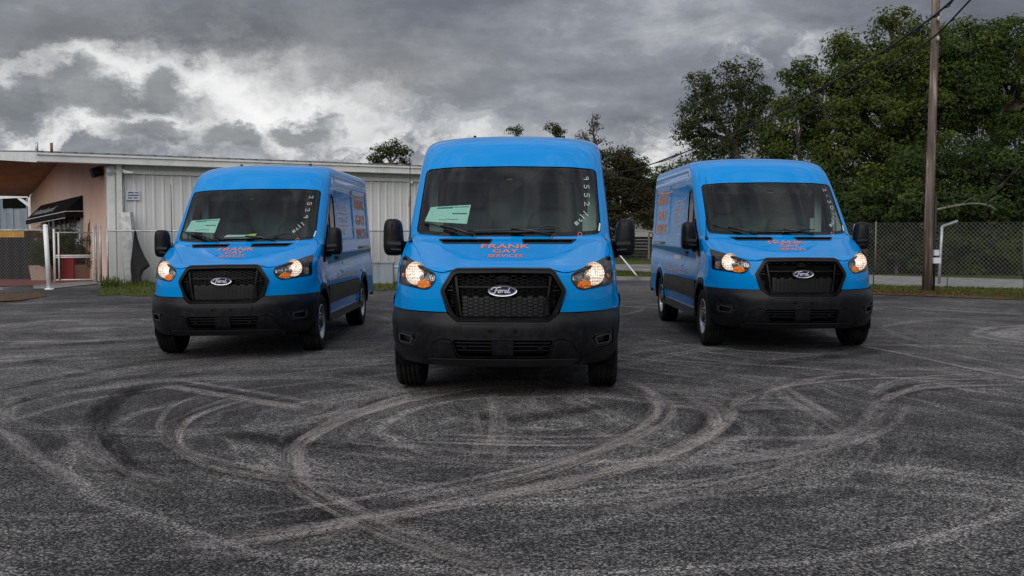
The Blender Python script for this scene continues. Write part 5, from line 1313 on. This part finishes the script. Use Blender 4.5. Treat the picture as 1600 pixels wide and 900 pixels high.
    bd.add([Vector((cx, cy, cz)) + tilt @ Vector((x * 1.05, -.0015, z * 1.12)) for x, z in v], f, 2)
    bd.build('badge', ['chrome', 'badge_blue', 'white_vinyl'], gr)
    # --- head lamps
    for sg in (-1, 1):
        hh_ = [(sg * x, z) for x, z in HEAD_R]
        hl = empty('headlight'); hl.parent = van
        patch('lens', b, F(b, shrink(hh_, .003)), [], .001, .004, 'lens_glass', hl, .035)
        patch('lens_rim', b, F(b, hh_), [F(b, shrink(hh_, .010))], .0025, .03, 'gloss_black', hl, .03)
        patch('housing', b, F(b, shrink(hh_, -.004)), [], -.085, 0, 'lamp_bezel', hl, .05)
        wall = F(b, shrink(hh_, .004)); n_ = b.nor(wall[:, 0], wall[:, 1]); x_ = b.pos(wall[:, 0], wall[:, 1])
        mw = MB(); k_ = len(wall); mw.add(list(x_ - n_ * .004) + list(x_ - n_ * .09), [(i, (i + 1) % k_, k_ + (i + 1) % k_, k_ + i) for i in range(k_)], 0, True); mw.build('lamp_wall', 'lamp_bezel', hl)
        patch('inner_trim', b, F(b, fillet([(sg * x, z) for x, z in [(.572, 1.035), (.572, .99), (.62, .99), (.69, 1.0), (.70, 1.09), (.645, 1.068)]], .01, 2)), [], -.030, .03, 'lamp_reflector', hl, .03)
        def on(x, z, off):
            u = b.fuv(x, z); u = [np.array([q]) for q in u]; return Vector(b.pos(*u)[0] + b.nor(*u)[0] * off)
        c = on(sg * .775, 1.052, -.030); ax = Vector((sg * .30, -1, .0)).normalized()
        def dish(mb, c, r, dep, mi=0, n=28):
            q = ax.to_track_quat('Z', 'Y').to_matrix()
            pr = [(0, r), (-dep * .25, r * .93), (-dep * .6, r * .72), (-dep * .9, r * .38), (-dep, .001)]
            vs = [c + q @ Vector((rr * math.cos(2 * math.pi * k / n), rr * math.sin(2 * math.pi * k / n), h)) for k in range(n) for h, rr in pr]
            mb.add(vs, [(k * 5 + i, ((k + 1) % n) * 5 + i, ((k + 1) % n) * 5 + i + 1, k * 5 + i + 1) for k in range(n) for i in range(4)], mi, True)
        m = MB(); dish(m, c, .100, .055); m.build('reflector', 'lit_reflector', hl)
        m = MB(); m.lathe([(-.016, .0001), (-.014, .008), (0, .011), (.014, .008), (.016, .0001)], 12, 'z', tuple(c - ax * .015)); m.build('bulb', 'bulb_lit', hl)
        c2 = on(sg * .70, .955, -.026); patch('turn_signal', b, F(b, fillet([(sg * x, z) for x, z in ((.632, .945), (.70, .922), (.752, .935), (.742, .985), (.69, .998), (.645, .985))], .008, 2)), [], -.020, .02, 'amber_lit', hl, .02)
        c3 = on(sg * .652, 1.035, -.016); m = MB(); dish(m, c3, .036, .025); m.build('inner_reflector', 'lamp_reflector', hl)
        c4 = on(sg * .90, 1.02, -.012); m = MB(); m.box(c4, (.018, .018, .03)); m.build('side_marker', 'amber_lit', hl)
    # --- bumper
    k = BUMP
    top = [(0, .652), (.37, .652), (.43, .692), (.466, .722)]
    def brim(sg):
        e = [k.fuv(sg * x, z) for x, z in [(.30, .652), (.37, .653), (.405, .672), (.43, .692), (.448, .708), (.466, .724), (.56, .724), (.66, .724), (.76, .726), (.86, .728)]]
        e += [k.suv(y, z, sg) for y, z in [(.45, .729), (.56, .732), (.68, .737)]]
        e += [k.suv(y, z, sg) for y, z in arc(FW[0], FW[1], .43, R(118), R(186), 12)]
        e += [k.suv(.525, z, sg) for z in (.30,)] + [k.fuv(sg * x, z) for x, z in [(.86, .292), (.7, .285), (.5, .28), (.3, .278)]]
        return e
    rgt = brim(1); lft = brim(-1)
    outer = rgt + [k.fuv(0, .278)] + lft[::-1] + [k.fuv(0, .652)]
    outer = [tuple(p) for p in outer]
    intake = fillet([(-.415, .505), (.415, .505), (.375, .385), (.34, .372), (-.34, .372), (-.375, .385)], .012, 2)
    fog = fillet([(.705, .545), (.925, .578), (.930, .47), (.90, .43), (.765, .425)], .02, 3)
    bm = patch('bumper', k, np.array(outer), [F(k, intake), F(k, fog), F(k, [(-x, z) for x, z in fog])], 0, .05, 'black_plastic', van, .035)
    patch('intake_back', k, F(k, shrink(intake, -.01)), [], -.05, 0, 'void_black', bm, .06)
    for z in (.41, .445, .475): patch('intake_bar', k, F(k, [(-.40, z), (.40, z), (.40, z + .008), (-.40, z + .008)]), [], -.022, .02, 'dark_plastic', bm, .06)
    patch('intake_block', k, F(k, [(-.088, .375), (.088, .375), (.088, .50), (-.088, .50)]), [], -.006, .04, 'black_plastic', bm, .06)
    patch('plate_mount', k, F(k, fillet([(-.325, .515), (.325, .515), (.345, .632), (-.345, .632)], .01, 2)), [], .007, .01, 'black_plastic', bm, .05, taper=.006)
    for x in (-.104, .104):
        patch('screw_hole', k, F(k, arc(x, .580, .0155, 0, 2 * math.pi, 12)[:-1]), [], .0085, .002, 'void_black', bm, .02)
        patch('tow_cap', k, F(k, arc(x * 3.0, .443, .020, 0, 2 * math.pi, 12)[:-1]), [], -.012, .02, 'black_plastic', bm, .02)
    for sg in (-1, 1):
        wing = fillet([(sg * .430, .508), (sg * .520, .508), (sg * .565, .485), (sg * .645, .352), (sg * .375, .352), (sg * .395, .39)], .02, 3)
        patch('intake_wing', k, F(k, wing), [], .011, .014, 'black_plastic', bm, .04, taper=.007)
        fg = [(sg * x, z) for x, z in fog]
        fb = patch('fog_bezel', k, F(k, shrink(fg, .002)), [F(k, shrink(fg, .026))], -.006, .03, 'dark_plastic', bm, .03, taper=-.004)
        patch('fog_ring', k, F(k, shrink(fg, .028)), [F(k, shrink(fg, .042))], .003, .03, 'bezel_grey', bm, .03)
        patch('fog_blank', k, F(k, shrink(fg, .01)), [], -.032, 0, 'dark_plastic', bm, .04)
        # shoulder of the bumper corner
        sh = fillet([(sg * .655, .700), (sg * .95, .705), (sg * .965, .63), (sg * .935, .605), (sg * .64, .57)], .02, 3)
    patch('lower_lip', k, F(k, [(-.62, .350), (.62, .350), (.612, .358), (-.612, .358)]), [], .018, .016, 'bezel_grey', bm, .05)
    patch('valance', k, F(k, [(-.62, .284), (.62, .284), (.645, .345), (-.645, .345)]), [], .008, .02, 'dark_plastic', bm, .05)
    # --- mirrors
    for sg in (-1, 1):
        mr = empty('mirror'); mr.parent = van
        m = MB(); X = sg * 1.088
        sq_loft(m, [((X, 1.224, 1.345), .030, .085, 2.6), ((X, 1.232, 1.345), .058, .130, 3), ((X, 1.25, 1.345), .081, .160, 3.6), ((X, 1.275, 1.344), .0905, .171, 4.2), ((X, 1.33, 1.342), .093, .174, 4.6), ((X, 1.39, 1.342), .091, .172, 4.6), ((X, 1.40, 1.342), .086, .166, 4.6)])
        o = m.build('housing', 'black_plastic', mr)
        for vtx in o.data.vertices:       # the case narrows towards its top inner corner
            f_ = max(0, (vtx.co.z - 1.30) / .2); vtx.co.x += sg * .020 * f_ * (1 if (vtx.co.x - X) * sg < 0 else -.3)
        m = MB(); sq_loft(m, [((X, 1.4005, 1.342), .080, .158, 4.6), ((X, 1.4035, 1.342), .080, .158, 4.6)]); m.build('mirror_glass', 'chrome', mr)
        m = MB()
        for z0, z1 in ((1.295, 1.285), (1.232, 1.222)): m.bar((sg * 1.055, 1.265, z0), (sg * .935, 1.50, z1 - .02), .060, .040)
        m.bar((sg * 1.0, 1.40, 1.215), (sg * .94, 1.52, 1.20), .07, .13)
        m.build('arm', 'black_plastic', mr)
        m = MB(); m.bar((sg * 1.005, 1.2255, 1.284), (sg * 1.13, 1.2245, 1.290), .012, .030); m.bar((sg * 1.005, 1.2275, 1.226), (sg * 1.10, 1.2265, 1.232), .012, .014); m.build('lamp_strip', 'dark_plastic', mr)
    # --- wipers, aerial, roof lights
    def onb(x, z, off=0): 
        u = [np.array([q]) for q in b.fuv(x, z)]; return Vector(b.pos(*u)[0] + b.nor(*u)[0] * off)
    for (p0, p1, q0, q1) in (((-.80, 1.478), (-.47, 1.388), (-.30, 1.352), (-.62, 1.432)), ((-.37, 1.392), (.43, 1.408), (.40, 1.352), (.03, 1.403))):
        wp = empty('wiper'); wp.parent = van
        m = MB(); n = 8; m.tube([onb(p0[0] + (p1[0] - p0[0]) * i / n, p0[1] + (p1[1] - p0[1]) * i / n, .014) for i in range(n + 1)], .008, 6); m.build('blade', 'gloss_black', wp)
        m = MB(); m.tube([onb(q0[0], q0[1], .012), onb((q0[0] + q1[0]) / 2, (q0[1] + q1[1]) / 2, .034), onb(q1[0], q1[1], .024)], [.017, .012, .010], 6); m.lathe([(-.02, .020), (.012, .016), (.016, .0001)], 10, 'z', tuple(onb(q0[0], q0[1], .002))); m.build('arm', 'gloss_black', wp)
    an = MB(); p = onb(-.895, 1.295); an.tube([p, p + Vector((-.01, .03, .05))], [.022, .010], 8); an.tube([p + Vector((-.01, .03, .05)), p + Vector((-.012, .06, .78))], [.0055, .004], 6); an.build('antenna', 'dark_plastic', van)
    m = MB()
    for x, y in ((-.42, 2.75), (.53, 2.8)): 
        u = 2.372
        m.box((x, y, 2.402), (.028, .05, .03))
    m.build('roof_bracket', 'dark_plastic', van)
    # --- cab inside
    ins = MB()
    prof = [(1.10, 1.315), (1.27, 1.345), (1.45, 1.335), (1.56, 1.29), (1.60, 1.20), (1.52, .95), (1.50, .70)]
    ins.add([(x * w_, y, z) for x in (-1, 1) for (y, z), w_ in zip(prof, (.55, .80, .84, .86, .86, .86, .86))], [(i, i + 1, 7 + i + 1, 7 + i) for i in range(6)], 0, True); ins.build('dashboard', 'interior_dark', van)
    m = MB(); m.box((.38, 1.50, 1.36), (.34, .16, .06)); m.box((0, 1.53, 1.33), (.26, .06, .12)); m.build('instrument_hood', 'interior_dark', van)
    sw = MB(); q = Matrix.Rotation(R(52), 3, 'X'); c = Vector((.38, 1.70, 1.30)); sw.tube([c + q @ Vector((.195 * math.cos(a), .195 * math.sin(a), 0)) for a in [i * 2 * math.pi / 28 for i in range(29)]], .016, 8)
    for a in (R(0), R(180), R(270)): sw.bar(c, c + q @ Vector((.19 * math.cos(a), .19 * math.sin(a), 0)), .04, .02)
    sw.box(c, (.16, .12, .08), q); sw.build('steering_wheel', 'interior_dark', van)
    for x in (-.42, .38):
        st = empty('seat'); st.parent = van
        m = MB(); sq_loft(m, [((x, 2.28, 1.30), .20, .28, 3), ((x, 2.32, 1.30), .235, .32, 3.4), ((x, 2.42, 1.30), .235, .32, 3.4), ((x, 2.46, 1.30), .20, .28, 3)]); m.build('backrest', 'interior_grey', st)
        m = MB(); sq_loft(m, [((x, 2.34, 1.72), .10, .08, 3), ((x, 2.37, 1.72), .13, .10, 3.2), ((x, 2.43, 1.72), .13, .10, 3.2), ((x, 2.46, 1.72), .10, .08, 3)]); m.build('headrest', 'interior_grey', st)
        m = MB(); m.box((x, 2.10, .92), (.48, .5, .16)); m.build('cushion', 'interior_grey', st)
    m = MB(); m.box((0, 2.60, 1.40), (1.72, .03, 1.66)); m.build('bulkhead', 'interior_pale', van)
    m = MB(); m.box((0, 2.32, 2.10), (1.60, .62, .03)); m.build('headliner', 'interior_pale', van)
    for x in (-.40, .40):
        m = MB(); m.box((x, 1.90, 1.955), (.46, .03, .14), Matrix.Rotation(R(20), 3, 'X')); m.build('sun_visor', 'interior_grey', van)
    for sg in (-1, 1):
        m = MB(); m.box((sg * .815, 2.30, 1.68), (.09, .05, .60)); m.box((sg * .79, 2.33, 1.45), (.14, .04, .25)); m.build('pillar_trim', 'pillar_white', van)
    # --- lettering on the hood
    for s_, zc, hz, wx, xo in (('FRANK', 1.262, .036, .435, -.005), ('GAY', 1.222, .030, .225, .0), ('SERVICES', 1.184, .024, .300, .003)):
        for mat, bo, of in (('orange_edge', .010, .0022), ('orange_vinyl', .0, .0036)):
            v, f = text_geo(s_, 1.0, bo); 
            if bo > 0: ex = (v.min(0), v.max(0))
            lo, hi = ex; sc = np.array([wx / (hi[0] - lo[0]), hz / (hi[1] - lo[1])]); mid = (lo + hi) / 2
            vv = [((p[0] - mid[0]) * sc[0] + xo, zc + (p[1] - mid[1]) * sc[1]) for p in v]
            decal('hood_lettering', b, vv, f, lambda x, z: b.fuv(x, z), mat, van, of)
    # --- lettering on the sides
    def side_text(name, s_, yc, zc, wy, hz, mat, sg, slope=0.0, bold=.01):
        v, f = text_geo(s_, 1.0, bold); lo, hi = v.min(0), v.max(0); mid = (lo + hi) / 2; sc = np.array([wy / (hi[0] - lo[0]), hz / (hi[1] - lo[1])])
        vv = [((p[0] - mid[0]) * sc[0] * sg + yc, zc + (p[1] - mid[1]) * sc[1] + slope * (p[0] - mid[0]) * sc[0]) for p in v]
        decal(name, b, vv, f, lambda y, z: b.suv(y, z, sg), mat, van, .003)
    for sg in (-1, 1):
        for s_, z in (('FRANK', 1.88), ('GAY', 1.64), ('SERVICES', 1.43)): side_text('side_lettering', s_, 4.82, z, 1.06, .155, 'orange_side', sg, bold=.035)
        for s_, z in (('ELECTRICAL', 1.80), ('PLUMBING', 1.63), ('A/C', 1.46)): side_text('side_lettering', s_, 3.12, z, .78 if len(s_) > 4 else .3, .075, 'silver_vinyl', sg)
        for z in (1.715, 1.545):
            v, f = ribbon([(2.72 + .1 * i, z) for i in range(9)], .012); decal('side_stripe', b, v, f, lambda y, z_, sg=sg: b.suv(y, z_, sg), 'orange_side', van, .003)
        v, f = ribbon([(3.85 + .1 * i, 1.985 + .05 * ((i - 4) / 12) ** 2) for i in range(17)], .03); decal('side_swoosh', b, v, f, lambda y, z_, sg=sg: b.suv(y, z_, sg), 'orange_side', van, .0025)
        side_text('side_lettering', 'FrankGayServices.com', 3.10, .855, 1.9, .125, 'silver_vinyl', sg, bold=.025)
        side_text('side_lettering', '407-555', 2.98, 1.03, .62, .075, 'white_vinyl', sg, bold=.03) if False else None
        vv = [(2.70, 1.00), (3.30, 1.00), (3.30, 1.06), (2.70, 1.06)]; decal('side_plate', b, sub(vv, .1), [tuple(range(len(sub(vv, .1))))], lambda y, z_, sg=sg: b.suv(y, z_, sg), 'silver_vinyl', van, .003)
    for x, y in ((.862, FW[0]), (.862, RW[0])):
        for sg in (-1, 1): make_wheel('wheel', van, sg * x, y, sg)
    # little paper tag at the foot of the glass
    v, f = ribbon(arc(.66, 1.368, .018, 0, 2 * math.pi, 14), .007); decal('inspection_tag', b, v, f, lambda x, z: b.fuv(x, z), 'tag_red', van, .002)
    vv = [(.832, 1.40), (.850, 1.40), (.858, 1.47), (.846, 1.475)]; decal('edge_tag', b, vv, [(0, 1, 2, 3)], lambda x, z: b.fuv(x, z), 'paper_white', van, .002)
    return van

GLY = {'0': [[(0, .2), (.0, .8), (.3, 1), (.6, .8), (.6, .2), (.3, 0), (0, .2)]], '1': [[(.3, 1), (.3, 0)]],
       '2': [[(0, .8), (.25, 1), (.55, .8), (.45, .5), (0, 0), (.65, .05)]], '3': [[(0, .9), (.4, 1), (.55, .75), (.25, .55), (.6, .3), (.35, 0), (0, .1)]],
       '5': [[(.6, 1), (.1, 1), (.08, .58), (.45, .6), (.6, .3), (.4, .02), (0, .1)]], '7': [[(0, 1), (.6, 1), (.25, 0)]],
       '9': [[(.55, .7), (.3, .5), (.05, .7), (.25, 1), (.52, .9), (.55, .6), (.5, 0)]], 'm': [[(0, 0), (.05, .6)], [(.05, .5), (.3, .6), (.3, 0)], [(.3, .5), (.6, .6), (.6, 0)]],
       'a': [[(.5, .5), (.15, .5), (.05, .2), (.25, 0), (.5, .3), (.55, 0)]], 'l': [[(.1, 1), (.15, 0)]], '-': [[(.05, .5), (.5, .5)]]}
def glass_writing(van, number, x0=.755, z0=1.90, slant=0.0, dz=.068):
    b = BODY; S_ = []
    for i, ch in enumerate(number):
        for st in GLY[ch]: S_.append([(x0 + (y - .5) * .048 + slant * i, z0 - i * dz - x * .062) for x, y in st])
    for i, ch in enumerate('mall'):
        for st in GLY[ch]:
            S_.append([(x0 - .10 + i * .034 + (x * .042) * .75 - (y * .075) * .55 + slant * 4, 1.45 + i * .030 + x * .026 + y * .042) for x, y in st])
    v, f = strokes(S_, .0058)
    tag(decal('glass_writing', b, v, f, lambda x, z: b.fuv(x, z), 'chalk_white', van, .0015), kind='stuff')
def sheet(name, van, pts, mat, off=-.012):
    b = BODY; P = np.array(pts, float); n = 8; vs = []; uv = []
    for j in range(n + 1):
        for i in range(n + 1):
            u, v = i / n, j / n; p = P[0] * (1 - u) * (1 - v) + P[1] * u * (1 - v) + P[2] * u * v + P[3] * (1 - u) * v
            q = [np.array([k]) for k in b.fuv(*p)]; vs.append(tuple(b.pos(*q)[0] + b.nor(*q)[0] * off)); uv.append((u, v))
    fs = [(j * (n + 1) + i, j * (n + 1) + i + 1, (j + 1) * (n + 1) + i + 1, (j + 1) * (n + 1) + i) for j in range(n) for i in range(n)]
    me = bpy.data.meshes.new(name); me.from_pydata(vs, [], fs); me.materials.append(MATS[mat])
    l = me.uv_layers.new(); 
    for lp in me.loops: l.data[lp.index].uv = uv[lp.vertex_index]
    me.update(); return link(name, me, van)
van1 = make_van()
van2 = copy_tree(van1); van3 = copy_tree(van1)
def place(v, x, y, head, label, roll=0.0, dz=0.0):
    v.location = (x, y, dz); v.rotation_euler = (0, roll, R(head))
    tag(v, label, 'van', 'blue cargo vans with lit headlights')
place(van1, -.078, 8.61, -2.1, 'blue cargo van parked foremost in the middle, price sheet behind its windshield')
place(van2, -3.312, 12.05, 0.0, 'blue cargo van parked nearest the metal building, yellow paper on its dashboard', -R(.9), -.084)
place(van3, 3.316, 12.0, 0.1, 'blue cargo van parked nearest the trees, no paper behind its windshield')
glass_writing(van1, '95552'[:5].replace('95552', '9552'), .735, 1.93, 0.0, .085)
glass_writing(van2, '2529', .735, 1.93, -.008, .085)
glass_writing(van3, '2-307', .735, 1.95, .010, .078)
SHEET = [(-.80, 1.50), (-.385, 1.475), (-.36, 1.655), (-.75, 1.635)]
for v in (van1, van2): sheet('price_sheet', v, SHEET, 'price_sheet')
sheet('dash_paper', van2, [(-.27, 1.405), (.05, 1.405), (.06, 1.445), (-.22, 1.448)], 'paper_white')
sheet('dash_note', van2, [(.02, 1.408), (.12, 1.41), (.155, 1.458), (.06, 1.452)], 'paper_yellow', -.010)
